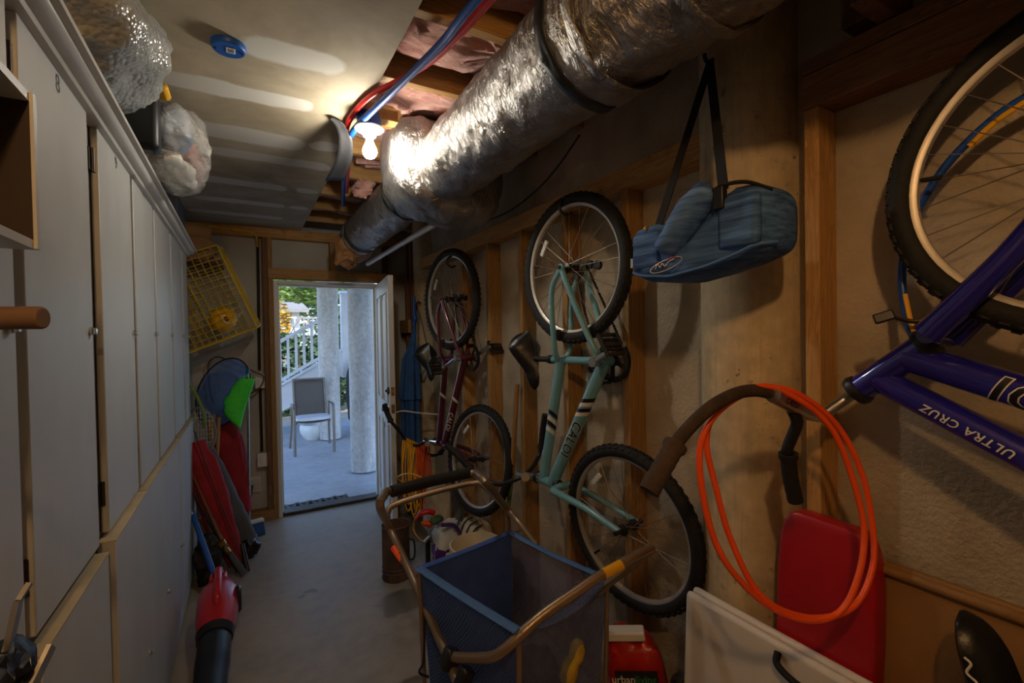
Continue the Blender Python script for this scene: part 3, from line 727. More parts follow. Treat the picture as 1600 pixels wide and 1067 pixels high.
def bicycle(name, label, RH, Fw, U, G, paint, steer, pedang, decals, sad='black_vinyl', wr=.335, tm='black_rubber', rspk=28, fspk=28, bars=None, crank_face=1, knob=62, stemm='alloy', gripm='black_rubber', refl=(2.4, 2.6)):
    Lf = U.cross(Fw).normalized()
    P = lambda u, v, w_=0: RH+Fw*u+U*v+Lf*w_
    lo = min((RH.z-.35, (RH+Fw*G['hx']).z-.35)); base_ = P(G['hx']/2, 0); base_.z = max(.02, lo)
    bk = thing(name, base_, label, 'bicycle')
    bb, st, top, low = (G[k] for k in ('bb', 'st', 'top', 'low'))     # bottom bracket, seat-tube top, head tube ends
    ax = (P(*top)-P(*low)).normalized(); b0 = P(*low)
    S = lambda p: b0+rotv(p-b0, ax, steer)
    dtop = V((top[0]*.72+low[0]*.28, top[1]*.72+low[1]*.28)); dlow = V((top[0]*.25+low[0]*.75, top[1]*.25+low[1]*.75))
    tr = G.get('tr', .017); dr = G.get('dr', .020)
    fr = MB()
    hr = G.get('hr', .0205); fr.cyl(P(*top), P(*low), hr, n=22)
    stt = V((bb[0]+(st[0]-bb[0])*G.get('ts', .86), bb[1]+(st[1]-bb[1])*G.get('ts', .86)))
    fr.cyl(P(*bb), P(*st), .0165, n=16); fr.cyl(P(*dtop), P(*stt), tr, n=18); fr.cyl(P(*dlow), P(*bb), dr, n=18)
    fr.cyl(P(bb[0], bb[1], -.036), P(bb[0], bb[1], .036), .022, n=18)
    for s in (-1, 1):
        fr.tube(cat([P(bb[0]-.02, bb[1]+.0, s*.022), P(bb[0]-.09, bb[1]*.8, s*.042), P(.12, bb[1]*.3, s*.062), P(.0, 0, s*.064)], 5), .0105*G.get('stay',.0105)/.0105, 12)
        fr.tube(cat([P(stt[0], stt[1], s*.018), P(stt[0]*.86, stt[1]*.86, s*.046), P(.08, .09, s*.062), P(0, .0, s*.064)], 5), .95*G.get('stay',.0105), 12)
        fr.cyl(P(0,0,s*.058), P(0,0,s*.070), .017, n=14)
    f = ob('frame', fr, paint, bk)
    ob('axle_nut', MB().cyl(P(0,0,.066), P(0,0,.082), .009, n=6), 'steel_dark', bk); ob('axle_nut', MB().cyl(P(0,0,-.066), P(0,0,-.082), .009, n=6), 'steel_dark', bk)
    # fork
    hx = G['hx']; fk = MB(); crown = P(*low)-ax*.028; fh = P(hx, 0)
    fk.cyl(S(P(*low)), S(crown), .019, n=16)
    cw = Lf*.052
    fk.tube(cat([S(crown+cw), S(crown+cw*.4+ax*.004), S(crown-cw*.4+ax*.004), S(crown-cw)], 4), .018, 12)
    fd = (fh-crown)
    for s in (-1, 1):
        q0 = crown+cw*s; q3 = fh+cw*s; mid = q0+(q3-q0)*.55-ax*0+ (Fw*-.012)
        fk.tube([S(q) for q in cat([q0, q0+(q3-q0)*.28-Fw*.008, mid, q3], 5)], [G.get('fr', .0165)*(1-.22*i/15) for i in range(16)], 14)
    ob('fork', fk, paint, bk)
    for e, h in ((top, 1), (low, -1)):
        hd = MB().lathe([(.015,-.006),(hr+.004,-.006),(hr+.007,.004),(hr+.004,.014),(.016,.018)], P(*e), ax*h, 24); ob('headset', hd, 'black_plastic', bk)
    wheel(bk, RH.copy(), Fw, U, -Lf if Fw.cross(U).dot(Lf) < 0 else Lf, wr, tm, 1, .018, knob, rspk, refl[0], 2.0)
    e1 = rotv(Fw, ax, steer); e2 = rotv(U, ax, steer); e3 = e1.cross(e2)
    wheel(bk, S(fh), e1, e2, e3, wr, tm, 1, .013, knob, fspk, refl[1], 1.1)
    ob('axle_nut', MB().cyl(S(fh+cw*1.02), S(fh+cw*1.5), .009, n=6), 'steel_dark', bk); ob('axle_nut', MB().cyl(S(fh-cw*1.02), S(fh-cw*1.5), .009, n=6), 'steel_dark', bk)
    # saddle
    sd = V(G['sad']); sdir = (V(st)-V(bb)).normalized()
    pst = ob('seat_post', MB().cyl(P(*(V(st)-sdir*.02)), P(*(sd-sdir*.03)), .0127, n=14), 'steel_dark', bk)
    ob('seat_clamp', MB().cyl(P(*(V(st)-sdir*.012)), P(*(V(st)+sdir*.012)), .0195, n=16), 'steel_dark', bk)
    so_ = ob('saddle', saddle_mb(P(*sd), Fw, U, Lf, G.get('sl', .27), G.get('sw', .165), G.get('nose', .28)), sad, bk)
    b = MB()
    for s in (-1, 1): b.tube(cat([P(sd[0]-.08, sd[1]-.02, s*.03), P(sd[0]-.02, sd[1]-.04, s*.022), P(sd[0]+.06, sd[1]-.03, s*.02), P(sd[0]+.11, sd[1]-.01, s*.008)], 4), .0035, 6)
    ob('saddle_rail', b, 'steel_dark', so_)
    # drive train on the right-hand side (w negative)
    cr = MB(); c = P(bb[0], bb[1], -.046); r0 = .078
    cr.lathe([(r0,-.002),(r0,.002),(r0-.012,.002),(r0-.012,-.002)], c, Lf, 44, True)
    for q in range(40):
        a = 2*PI*q/40; p = c+(Fw*math.cos(a)+U*math.sin(a))*(r0+.002); cr.cyl(p-Lf*.0015, p+Lf*.0015, .004, n=5)
    for q in range(5):
        a = 2*PI*q/5+.3; d = Fw*math.cos(a)+U*math.sin(a); cr.bar(c+d*.012, c+d*(r0-.008), .018, .005, up=Lf)
    cr.cyl(c-Lf*.012, c+Lf*.012, .022, n=18)
    gd = MB().lathe([(r0+.010,-.007),(r0+.010,-.004),(r0-.014,-.004),(r0-.014,-.007)], c, Lf, 44, True)
    cs = ob('chainring', cr, 'steel_dark', bk); ob('chain_guard', gd, 'black_plastic', cs)
    pd = Fw*math.cos(pedang)+U*math.sin(pedang)
    for s in (-1, 1):
        o0 = P(bb[0], bb[1], s*.062); o1 = o0+pd*s*.165+Lf*s*.012
        b = MB(); b.tube([o0, o0+(o1-o0)*.5, o1], [.015,.0125,.011], 12, flat=.62, ref=Lf.cross(pd)); b.cyl(o0-Lf*.012, o0+Lf*.012, .019, n=14); b.cyl(o1-Lf*.01, o1+Lf*.01, .014, n=14)
        ca = ob('crank_arm', b, 'alloy', bk)
        q = o1+Lf*s*.055; e1p = rotv(Fw, Lf, .3); e2p = Lf.cross(e1p)
        b = MB(); b.cyl(o1, q+Lf*s*.04, .007, n=10); b.cyl(q-Lf*.04, q+Lf*.04, .012, n=12)
        M = Matrix((e1p, e2p, Lf)).transposed()
        for (x, z, sx, sz) in ((.04,0,.008,.085),(-.04,0,.008,.085),(0,.042,.088,.007),(0,-.042,.088,.007),(.02,0,.006,.08),(-.02,0,.006,.08)):
            b.box(q+e1p*x+Lf*z, (sx, .016, sz), M)
        ob('pedal', b, 'steel_dark', bk)
    b = MB(); w_ = -.046
    for rr, ww in ((.042,-.03),(.036,-.036),(.030,-.041),(.025,-.045)): b.lathe([(.008,ww-.001),(rr,ww-.001),(rr,ww+.001),(.008,ww+.001)], RH, Lf, 28, True)
    ob('cassette', b, 'steel_dark', bk)
    b = MB(); A0 = P(0, .035, w_); A1 = P(bb[0], bb[1]+r0, w_); B0 = P(-.005, -.04, w_); B1 = P(bb[0], bb[1]-r0, w_)
    for p0, p1 in ((A0, A1), (B0, B1)):
        b = MB(); n_ = int((p1-p0).length/.0127)
        for q in range(n_):
            t0, t1 = q/n_, (q+.82)/n_; b.bar(p0.lerp(p1, t0), p0.lerp(p1, t1), .0075 if q % 2 else .0055, .008, up=U)
        ob('chain_run', b, 'steel_dark', bk)['kind'] = 'stuff'
    b = MB(); b.bar(P(-.01,-.03,-.06), P(.02,-.095,-.055), .018, .012, up=Lf); b.cyl(P(.02,-.095,-.06), P(.02,-.095,-.045), .02, n=14); b.cyl(P(.0,-.055,-.06), P(.0,-.055,-.045), .018, n=14)
    ob('derailleur', b, 'black_plastic', bk)
    b = MB(); q = V(stt)*.62
    for s in (-1, 1): b.bar(P(q[0]+.06, q[1]+.02, s*.034), P(q[0]+.015, q[1]+.01, s*.03), .012, .016, up=Lf)
    ob('brake', b, 'black_plastic', bk)
    # cockpit: bars given as world polylines
    if bars:
        for nm, pts, r_, m_ in bars:
            mb = MB().tube(cat(pts, 6), r_, 14)
            if nm == 'grip':
                mb = MB(); cc = cat(pts, 6); mb.tube(cc, [r_*(1.25 if i in (0, 1) else (1+.05*(i % 2))) for i in range(len(cc))], 16)
            ob(nm, mb, m_, bk)
    for (txt, size, tube, t, n, m_, sp_, off, out) in decals:
        p0, p1, r_ = {'down': (P(*dlow), P(*bb), dr), 'top': (P(*dtop), P(*stt), tr), 'head': (P(*low), P(*top), hr)}[tube]
        if size > 0:
            d = (p1-p0).normalized()*sp_
            if out:
                ob('decal', wrap(text_mb(txt, size, size*.045, 1.12, shear=.2), p0.lerp(p1, t), d, n, r_+.0006), out, f)
            ob('decal', wrap(text_mb(txt, size, size*.016, 1.12, shear=.2), p0.lerp(p1, t), d, n, r_+.0011), m_, f)
        else:
            L = (p1-p0).length; b = MB(); u = (p1-p0).normalized(); a, c_ = frame(u)
            for off_ in off:
                b.grid(lambda i, j: p0+u*(L*t+off_+.02*j+.018*math.sin(i*2*PI))+(a*math.cos(i*2*PI)+c_*math.sin(i*2*PI))*(r_+.0007), 24, 1)
            ob('decal', b, m_, f)
    return bk, P, Lf, f
def basis_dn(th, ta):
    h = V((-math.sin(th), math.cos(th), 0)); z = V((0,0,1))
    return -math.sin(ta)*h-math.cos(ta)*z, math.cos(ta)*h-math.sin(ta)*z
# teal bicycle, hung by its rear wheel
Fw, U = basis_dn(.111, .271)
G = dict(bb=(.422,-.067), st=(.338,.245), ts=.80, top=(.850,.495), low=(.891,.372), hx=1.056, sad=(.295,.405), sl=.28, sw=.22, tr=.0225, dr=.026, hr=.023, stay=.0125)
cl = (1.200,2.014,0.858)
tb, P, Lf, tf = bicycle('bicycle', 'teal mountain bicycle hanging rear wheel up on the stud wall', V((1.220,1.602,1.845)), Fw, U, G, 'teal_paint', -.077, -1.75,
    [('CALOI', .058, 'down', .42, V((-.75,-.65,.05)), 'decal_black', -1, 0, 'decal_white'), ('', 0, 'down', .62, 0, 'decal_black', 1, (0,.05), None), ('', 0, 'top', .45, 0, 'decal_black', 1, (0, .05), None),
     ('', 0, 'top', .40, 0, 'decal_white', 1, (0, .05), None), ('', 0, 'down', .59, 0, 'decal_white', 1, (0, .05), None)], sad='black_vinyl', wr=.319,
    bars=[('stem', [(1.185,1.821,0.898), (1.180,1.886,0.891), (1.170,1.970,0.877)], .0155, 'alloy'), ('stem_clamp', [(1.140,1.884,0.895), (1.200,2.033,0.860)], .021, 'alloy'),
          ('handlebar', [(0.950,2.240,0.945), (0.990,2.195,0.887), (1.030,2.136,0.845), (1.080,2.051,0.824), (1.120,1.979,0.855), (1.170,1.958,0.877), (1.240,1.980,0.902), (1.310,2.028,0.940), (1.325,2.024,1.011)], .0115, 'black_plastic'),
          ('grip', [(0.995,2.182,0.882), (0.955,2.235,0.939), (0.910,2.296,0.996)], .0165, 'black_rubber'),
          ('grip', [(1.318,2.014,0.981), (1.318,2.000,1.066), (1.315,1.969,1.160)], .0165, 'black_rubber')])
# maroon bicycle beside it
Fw, U = basis_dn(.147, .292)
G = dict(bb=(.411,-.048), st=(.34,.24), ts=.82, top=(.872,.512), low=(.917,.35), hx=1.041, sad=(.305,.435), sl=.27, sw=.21, tr=.0205, dr=.024, hr=.022, stay=.0115)
rb, P2, Lf2, rf = bicycle('bicycle', 'maroon mountain bicycle hanging nearest the open door', V((1.189,2.882,1.806)), Fw, U, G, 'maroon_paint', .141, 1.45,
    [('CALOI', .044, 'down', .30, V((-.6,-.8,.05)), 'decal_white', -1, 0, None), ('', 0, 'down', .52, 0, 'decal_white', 1, (0,), None), ('', 0, 'top', .55, 0, 'decal_white', 1, (0,), None)], wr=.333,
    bars=[('stem', [(1.120,2.988,0.849), (1.110,3.112,0.831), (1.100,3.190,0.817)], .015, 'chrome'), ('stem_clamp', [(1.060,3.023,0.837), (1.140,3.277,0.810)], .019, 'chrome'),
          ('handlebar', [(0.860,3.233,0.996), (0.920,3.230,0.914), (1.000,3.289,0.812), (1.050,3.240,0.787), (1.100,3.163,0.818), (1.170,3.397,0.701), (1.240,3.468,0.641), (1.270,3.393,0.658), (1.290,3.321,0.719)], .0115, 'black_plastic'),
          ('grip', [(0.870,3.223,0.979), (0.850,3.242,1.040), (0.830,3.229,1.102)], .0175, 'black_rubber'), ('grip', [(1.275,3.351,0.676), (1.290,3.308,0.732), (1.295,3.278,0.804)], .0165, 'black_rubber')])
# blue bicycle, hung by its front wheel close to the camera
Fw = V((.1,.356,.9291)).normalized(); U = V((0,.9338,-.3578)).normalized()
FH = V((1.262, .175, 1.86)); RHb = FH-Fw*1.05
G = dict(bb=(.455,-.06), st=(.36,.26), ts=.53, top=(.777,.494), low=(.83,.346), hx=1.05, sad=(.168,.466), sl=.29, sw=.29, nose=.42, tr=.0285, dr=.031, fr=.0255, hr=.029, stay=.013)
bbk, P3, Lf3, bf = bicycle('bicycle', 'dark blue bicycle hanging front wheel up at the right picture edge', RHb, Fw, U, G, 'blue_paint', 0, .5,
    [('ULTRA CRUZ', .0235, 'top', .36, V((-.8,-.35,-.25)), 'decal_white', -1, 0, 'decal_black'), ('CALOI', .082, 'down', .50, V((-.8,-.35,-.2)), 'decal_black', -1, 0, 'decal_white')], wr=.325, knob=66, rspk=14, fspk=28, refl=(2.4, None),
    bars=[('quill', [P3_ for P3_ in ((1.262,0.549,1.429), (1.240,0.575,1.399), (1.200,0.602,1.364))], .0125, 'alloy'),
          ('stem', [(1.210,0.600,1.360), (1.140,0.604,1.374), (1.060,0.599,1.402), (0.985,0.593,1.429)], .0165, 'alloy'),
          ('handlebar', [(0.668,0.621,1.302), (0.712,0.626,1.346), (0.763,0.626,1.383), (0.822,0.621,1.417), (0.892,0.616,1.438), (0.946,0.609,1.441), (0.996,0.603,1.431)], .0135, 'grip_brown'),
          ('handlebar', [(1.075,0.603,1.388), (1.099,0.606,1.356), (1.104,0.620,1.321), (1.103,0.631,1.288), (1.115,0.635,1.255)], .0130, 'black_plastic'),
          ('grip', [(0.716,0.623,1.353), (0.679,0.621,1.317), (0.643,0.623,1.275)], .0185, 'grip_brown'), ('grip', [(1.109,0.633,1.278), (1.123,0.636,1.219), (1.142,0.635,1.157)], .0170, 'black_rubber')])
q_ = lambda u, w_: P3(.168+u, .466-.004+w_*.8, -.0635)
sg = MB().tube(cat([q_(.095,-.004), q_(.085,-.012), q_(.07,.002), q_(.055,-.010), q_(.04,.004), q_(.03,-.014), q_(.02,-.004), q_(.022,.012)], 6), .0022, 6)
ob('squiggle', sg, 'decal_white', [c for c in bbk.children if c.name.startswith('saddle') and 'rail' not in c.name][0])
tx = text_mb('CALOI', .020, .0003); p0 = V((1.065,0.598,1.402)); p1 = V((0.985,0.593,1.430)); dv = (p0-p1).normalized()
ob('decal', wrap(tx, (p0+p1)/2+dv*.012, dv, V((-.3,-1,-.15)), .0172), 'decal_black', [c for c in bbk.children if c.name.startswith('stem')][0])
# hanging hooks
def hook(p, label):
    p = V(p); tag(ob('bike_hook', MB().tube(cat([p+V((.10,0,.03)), p+V((.02,0,.035)), p+V((-.03,0,.025)), p+V((-.05,0,-.015)), p+V((-.02,0,-.04)), p+V((.012,0,-.03))], 5), .0065, 10), 'steel_dark'), label, 'hook', 'bike hooks')
hook((1.230,1.632,2.119), 'dark hook holding the teal rear wheel'); hook((1.200,2.842,2.054), 'dark hook holding the maroon rear wheel')
hook((1.26,.175,2.125), 'dark hook holding the blue front wheel')

# ---------------------------------------------------------------- outside the doorway
struct(ob('patio_floor', MB().bb(-3, 6, 4.66, 9.3, -.14, -.02), 'patio_concrete', mw=Matrix.Translation((0,0,0))), 'pale concrete patio outside the doorway')
struct(ob('ground', MB().bb(-30, 40, 9.3, 60, -.30, -.10), 'sand_ground'), 'sandy ground beyond the patio')
struct(ob('patio_ceiling', MB().bb(-3, 6, 4.68, 8.1, 2.70, 2.82), 'porch_white'), 'white soffit over the patio')
mt = thing('door_mat', (.56,4.84,-.02), 'dark ribbed mat lying just outside the threshold', 'mat')
ob('mat_base', MB().bb(.29,.86,4.73,4.90,-.02,-.010), 'black_rubber', mt)
for q in range(10): ob('mat_rib', MB().box((.32+.056*q,4.815,-.006), (.026,.16,.010), Matrix.Rotation(.3*(-1)**q,3,'Z')), 'steel_dark', mt)
# patio chair
pc = thing('patio_chair', (.83,7.1,-.02), 'brown sling patio chair facing the doorway', 'chair')
PX0, PX1, PF, PB = .56, 1.06, 6.88, 7.33
for x, s in ((PX0,-1), (PX1,1)):
    ob('leg', MB().tube(cat([(x,PF,-.02),(x,PF+.0,.30),(x,PF+.01,.56),(x,PF+.05,.635)], 4), .019, 10), 'chair_frame', pc)
    ob('leg', MB().tube(cat([(x+s*.02,PB+.12,-.02),(x,PB,.35),(x,PB-.04,.63)], 4), .015, 10), 'chair_frame', pc)
    ob('armrest', MB().tube(cat([(x,PF+.02,.615),(x,PF+.08,.645),(x,PF+.25,.64),(x,PB-.03,.63)], 4), .022, 10, flat=.6), 'chair_frame', pc)
    ob('back_rail', MB().tube(cat([(x-s*.04,PF+.12,.40),(x-s*.04,PB-.08,.42),(x-s*.04,PB-.02,.55),(x-s*.04,PB+.12,.97)], 5), .016, 10), 'chair_frame', pc)
ob('back_rail', MB().cyl((PX0+.04,PB+.12,.965), (PX1-.04,PB+.12,.965), .014), 'chair_frame', pc)
ob('seat', MB().grid(lambda u, v: (PX0+.04+(PX1-PX0-.08)*u, PF+.02+(PB-.10-PF)*v, .43-.025*math.sin(u*PI)-.04*v+.012*math.sin(v*5)), 12, 8), 'chair_frame', pc, thick=.012)
ob('backrest', MB().grid(lambda u, v: (PX0+.045+(PX1-PX0-.09)*u, PB-.06+.17*v+.015*math.sin(u*PI), .42+.53*v), 8, 8), 'chair_sling', pc, thick=.006)
cu = MB().blob(((PX0+PX1)/2, PF+.20, .455), (.225,.20,.028), 4, .01, 5, 2, 28, 12); tag(ob('seat_cushion', cu, 'porch_white'), 'thin pale cushion on the seat of the patio chair', 'cushion')
# white planter under the chair
tag(ob('planter', MB().lathe([(0,.0),(.13,.0),(.15,.02),(.21,.12),(.215,.20),(.19,.235),(.17,.235),(.16,.18),(0,.17)], (.93,7.95,-.02), (0,0,1), 32), 'ceramic'), 'round white glazed planter behind the patio chair', 'planter')
gc = MB().blob((1.80,7.95,.60), (.36,.30,.60), 3.2, .03, 4, 4, 40, 26)
tag(ob('covered_grill', gc, 'grill_cover'), 'dark fabric covered grill between the two columns', 'grill')
# stairs with white railing, rising to the right
YS = 8.45
def SX(x): return x*YS/7.6
def SZ(z): return 1.57+(z-1.57)*YS/7.6
st_ = thing('porch_stairs', (1.0,YS,-.02), 'white porch stairs rising to the right with a baluster railing', 'stairs')
sl_ = (SZ(1.186)-SZ(.858))/(SX(.991)-SX(.419)); xr, zr = SX(.419), SZ(.858)
zz = lambda x: zr+(x-xr)*sl_
sg_ = MB().prism([(-1.2,YS,zz(-1.2)-.42),(2.0,YS,zz(2.0)-.44),(2.0,YS,zz(2.0)),(-1.2,YS,zz(-1.2))], (0,.05,0)); ob('stringer', sg_, 'porch_white', st_)
ob('stringer_cap', MB().bar((-1.2,YS+.02,zz(-1.2)+.012), (2.0,YS+.02,zz(2.0)+.012), .12, .03), 'porch_white', st_)
for q in range(12):
    x = -1.1+q*.27; z_ = zz(x)-.16
    ob('tread', MB().bb(x-.16, x+.14, YS+.05, YS+1.1, z_-.03, z_), 'porch_white', st_)
rh = (SZ(1.464)-SZ(.858))+.02
ob('handrail', MB().bar((-1.2,YS+.03,zz(-1.2)+rh), (1.36,YS+.03,zz(1.36)+rh+.03), .085, .055), 'porch_white', st_, bev=.008)
ob('bottom_rail', MB().bar((-1.2,YS+.03,zz(-1.2)+.085), (1.36,YS+.03,zz(1.36)+.085), .05, .045), 'porch_white', st_)
for q in range(20):
    x = -.95+q*.121
    ob('baluster', MB().bb(x-.019, x+.019, YS+.012, YS+.05, zz(x)+.06, zz(x)+rh), 'porch_white', st_)
np_ = ob('newel_post', MB().bb(1.46, 1.62, YS-.03, YS+.13, zz(1.5)-.5, SZ(2.25)), 'porch_white', st_, bev=.008)
ob('post_cap', MB().box((1.54,YS+.05,SZ(2.25)+.02), (.22,.22,.05), None, .7), 'porch_white', np_)
ob('handrail', MB().bar((1.62,YS+.05,SZ(2.20)), (3.2,YS+.05,SZ(2.20)+.9), .085, .055), 'porch_white', st_)
for q in range(8): ob('baluster', MB().bb(1.70+q*.121, 1.735+q*.121, YS+.03, YS+.065, zz(1.7+q*.12)+.05, SZ(2.2)+.07*q), 'porch_white', st_)
# neighbouring house with porch railing, far behind
hs = thing('neighbour_house', (1.6,22,-.1), 'white house with porch railing far beyond the stairs', 'house')
ob('wall', MB().bb(-1.5, 2.0, 21, 25, -.1, 2.65), 'house_white', hs); ob('roof', MB().prism([(-2,20.4,2.6),(2.3,20.4,2.6),(2.3,23,3.05),(-2,23,3.05)], (0,0,.12)), 'house_roof', hs)
for x in (.2, 1.35): w_ = ob('window', MB().bb(x, x+.4, 20.96, 21.0, 2.1, 2.8), 'house_white', hs); ob('pane', MB().bb(x+.06, x+.34, 20.94, 20.97, 2.15, 2.75), 'label_grey', w_)
ob('porch_deck', MB().bb(-1.5, 3.2, 18.2, 21, 1.45, 1.62), 'house_roof', hs)
ob('porch_rail', MB().bb(-1.5, 3.2, 18.25, 18.33, 2.25, 2.33), 'house_white', hs)
for q in range(30): ob('porch_baluster', MB().bb(-1.3+q*.15, -1.25+q*.15, 18.26, 18.31, 1.62, 2.25), 'house_white', hs)
for x in (-1.4, .75, 3.0): ob('porch_post', MB().bb(x, x+.10, 18.22, 18.34, 1.62, 2.45), 'house_white', hs)
# trees and shrubs
def leaves(c, rad, n, size, seed, thr=-.05):
    rnd = random.Random(seed); b = MB(); vs = []; fs = []; c = V(c); k = 0
    while k < n:
        p = V((rnd.uniform(-1,1), rnd.uniform(-1,1), rnd.uniform(-1,1)))
        if p.length > 1 or noise.noise(p*2.6+V((seed,0,0))) < thr: continue
        p = c+V((p.x*rad[0], p.y*rad[1], p.z*rad[2])); a = V((rnd.gauss(0,1), rnd.gauss(0,1), rnd.gauss(0,1))).normalized(); u, w_ = frame(a); s = size*rnd.uniform(.6,1.4)
        o = len(vs); vs += [p-u*s, p+w_*s*.45+a*s*.15, p+u*s, p-w_*s*.45+a*s*.15]; fs.append((o,o+1,o+2,o+3)); k += 1
    b.raw(vs, fs); return b
def tree(name, trunk, r, crown, m, label, cat_='tree', n=2600, size=.12, seed=1):
    t = thing(name, trunk[0], label, cat_)
    ob('trunk', MB().tube(cat(trunk, 5), [r*(1-.6*i/((len(trunk)-1)*5)) for i in range((len(trunk)-1)*5+1)], 10), 'bark', t)
    for q in range(4):
        p = V(trunk[-1]); a = q*1.6+seed
        ob('branch', MB().tube(cat([p-V((0,0,.6)), p+V((math.cos(a)*.6,math.sin(a)*.6,.3)), p+V((math.cos(a)*1.5,math.sin(a)*1.5,.9))], 4), [r*.35,r*.33,r*.3,r*.28,r*.25,r*.2,r*.16,r*.12,r*.1], 7), 'bark', t)
    ob('foliage', leaves(crown[0], crown[1], n, size, seed), m, t)['kind'] = 'stuff'
tree('tree', [(3.1,16.5,-.1),(2.95,16.5,1.4),(2.45,16.5,2.7),(1.95,16.5,4.2)], .22, ((1.9,16.2,4.0),(2.4,1.4,1.35)), 'leaf_green', 'leaning sunlit tree behind the stairs', n=4200, size=.12, seed=3)
tree('tree', [(6.2,29.5,-.1),(6.1,29.5,3),(6.0,29.5,5)], .25, ((5.2,29.5,5.0),(3.6,2,4.2)), 'leaf_dark', 'darker tree to the right of the white house', n=4200, size=.2, seed=5)
tree('tree', [(-1.0,35,-.1),(-1,35,3),(-.8,35,6)], .25, ((0,35,5.6),(6,2.4,4.6)), 'leaf_green', 'tall hazy green tree behind the white house', n=4200, size=.24, seed=8)
tree('shrub', [(.75,12.6,-.1),(.77,12.6,1.0),(.72,12.6,1.5)], .04, ((.72,12.6,1.95),(.30,.3,.55)), 'leaf_gold', 'small golden leaved shrub beside the doorframe', 'shrub', 420, .07, 4)
tree('shrub', [(1.1,11.2,-.1),(1.1,11.2,.5),(1.1,11.2,.9)], .05, ((1.0,11.2,.75),(1.5,.5,.95)), 'leaf_dark', 'dark green shrub behind the stair balusters', 'shrub', 3600, .08, 6)
tree('shrub', [(2.6,12.2,-.1),(2.6,12.2,.6),(2.6,12.2,1.2)], .05, ((2.5,12.2,1.1),(1.2,.5,1.3)), 'leaf_dark', 'tall dark shrub behind the newel post', 'shrub', 2600, .09, 9)

# ---------------------------------------------------------------- on top of the lockers
b = MB().blob((0,0,0), (.20,.36,.140), 2.3, .035, 5, 2, 64, 36)
tag(ob('bubble_wrap_roll', b, 'bubble_film', mw=Matrix.Translation((-.370,1.54,2.340)), ang=80), 'big clear bundle of bubble wrap nearest on top of the lockers', 'bubble wrap')
cb = thing('clothes_bag', (-.30,2.25,2.155), 'translucent bag of folded clothes behind the bubble wrap', 'bag')
b = MB().blob((-.275,2.33,2.335), (.165,.34,.135), 2.5, .034, 5, 4, 64, 36)
for i, q in enumerate(b.v):
    d = q-V((-.15,2.66,2.27)); w_ = max(0, 1-d.length/.16); b.v[i] = q+V((.03,.05,-.03))*w_
ob('plastic_film', b, 'bag_film', cb, ang=80)
ob('folded_cloth', MB().blob((-.270,2.43,2.335), (.125,.18,.080), 2.5, .03, 12, 5, 36, 20), 'brick_red', cb)
ob('folded_cloth', MB().blob((-.28,2.18,2.36), (.12,.14,.07), 2.5, .04, 12, 6, 36, 20), 'blue_jacket', cb)
ob('folded_cloth', MB().blob((-.29,2.33,2.245), (.13,.26,.035), 2.5, .03, 12, 7, 36, 20), 'label_white', cb)
tt = thing('storage_tote', (-.45,1.965,2.197), 'slim black case with yellow lid between bubble wrap and clothes bag', 'tote')
ob('tote_body', MB().box((-.45,1.965,2.30), (.44,.085,.20)), 'black_plastic', tt, bev=.02); ob('lid', MB().box((-.45,1.965,2.412), (.50,.10,.028)), 'yellow_plastic', tt, bev=.015)
tag(ob('dark_crate', MB().box((-.43,3.36,2.29), (.26,.36,.20)), 'grill_cover', bev=.012), 'dark blue crate near the far end of the locker top', 'crate')
tag(ob('small_carton', MB().box((-.40,3.70,2.275), (.16,.14,.17)), 'label_white', bev=.004), 'small white carton at the far end of the locker top', 'carton')
b = MB().cyl((-.62,4.2,2.40), (-.20,4.2,2.37), .055, n=20); tag(ob('paper_roll', b, 'brown_paper'), 'rolled brown paper poking out above the wire trap', 'paper roll')
b = MB(); b.prism([(-.45,4.16,2.17),(-.22,4.16,2.16),(-.15,4.16,2.26),(-.22,4.16,2.33),(-.45,4.16,2.33)], (0,.2,0)); tag(ob('cardboard_box', b, 'brown_paper'), 'crumpled brown cardboard box under the paper roll', 'box')
sh = beam('corner_shelf', -.97, -.13, 4.10, 4.53, 2.14, 2.16, None, 'dark_wood'); tag(sh, 'dark wooden shelf board behind the wire trap', 'shelf')

# ---------------------------------------------------------------- wire trap with float
tp = thing('crab_trap', (-.1,4.2,1.5), 'yellow wire crab trap hanging askew on the back wall', 'trap')
c0 = V((-0.159,4.020,2.255)); c1 = V((0.089,4.020,1.653)); ex = (c1-c0); LX = ex.length; ex.normalize()
ey = V((ex.z*-1, 0, ex.x)); ey = -ey if ey.x > 0 else ey; LY = .60; ez = V((.10,1,.10)).normalized(); LZ = .30
def TP(i, j, k): return c0+ex*LX*i+ey*LY*j+ez*LZ*k
def side(fn, nu, nv, nm, r=.0028):
    b = MB()
    for q in range(nu+1): b.tube([fn(q/nu,0), fn(q/nu,1)], r, 4)
    for q in range(nv+1): b.tube([fn(0,q/nv), fn(1,q/nv)], r, 4)
    o = ob(nm, b, 'yellow_wire', tp); o['kind'] = 'stuff'
side(lambda u,v: TP(u,v,0), 14, 13, 'wire_side'); side(lambda u,v: TP(u,v,1), 14, 13, 'wire_side')
side(lambda u,v: TP(u,0,v), 14, 7, 'wire_side'); side(lambda u,v: TP(u,1,v), 14, 7, 'wire_side')
side(lambda u,v: TP(0,u,v), 13, 7, 'wire_side'); side(lambda u,v: TP(1,u,v), 13, 7, 'wire_side')
side(lambda u,v: TP(.15+.7*u,.45+.2*math.sin(v*PI),v), 8, 5, 'wire_funnel')
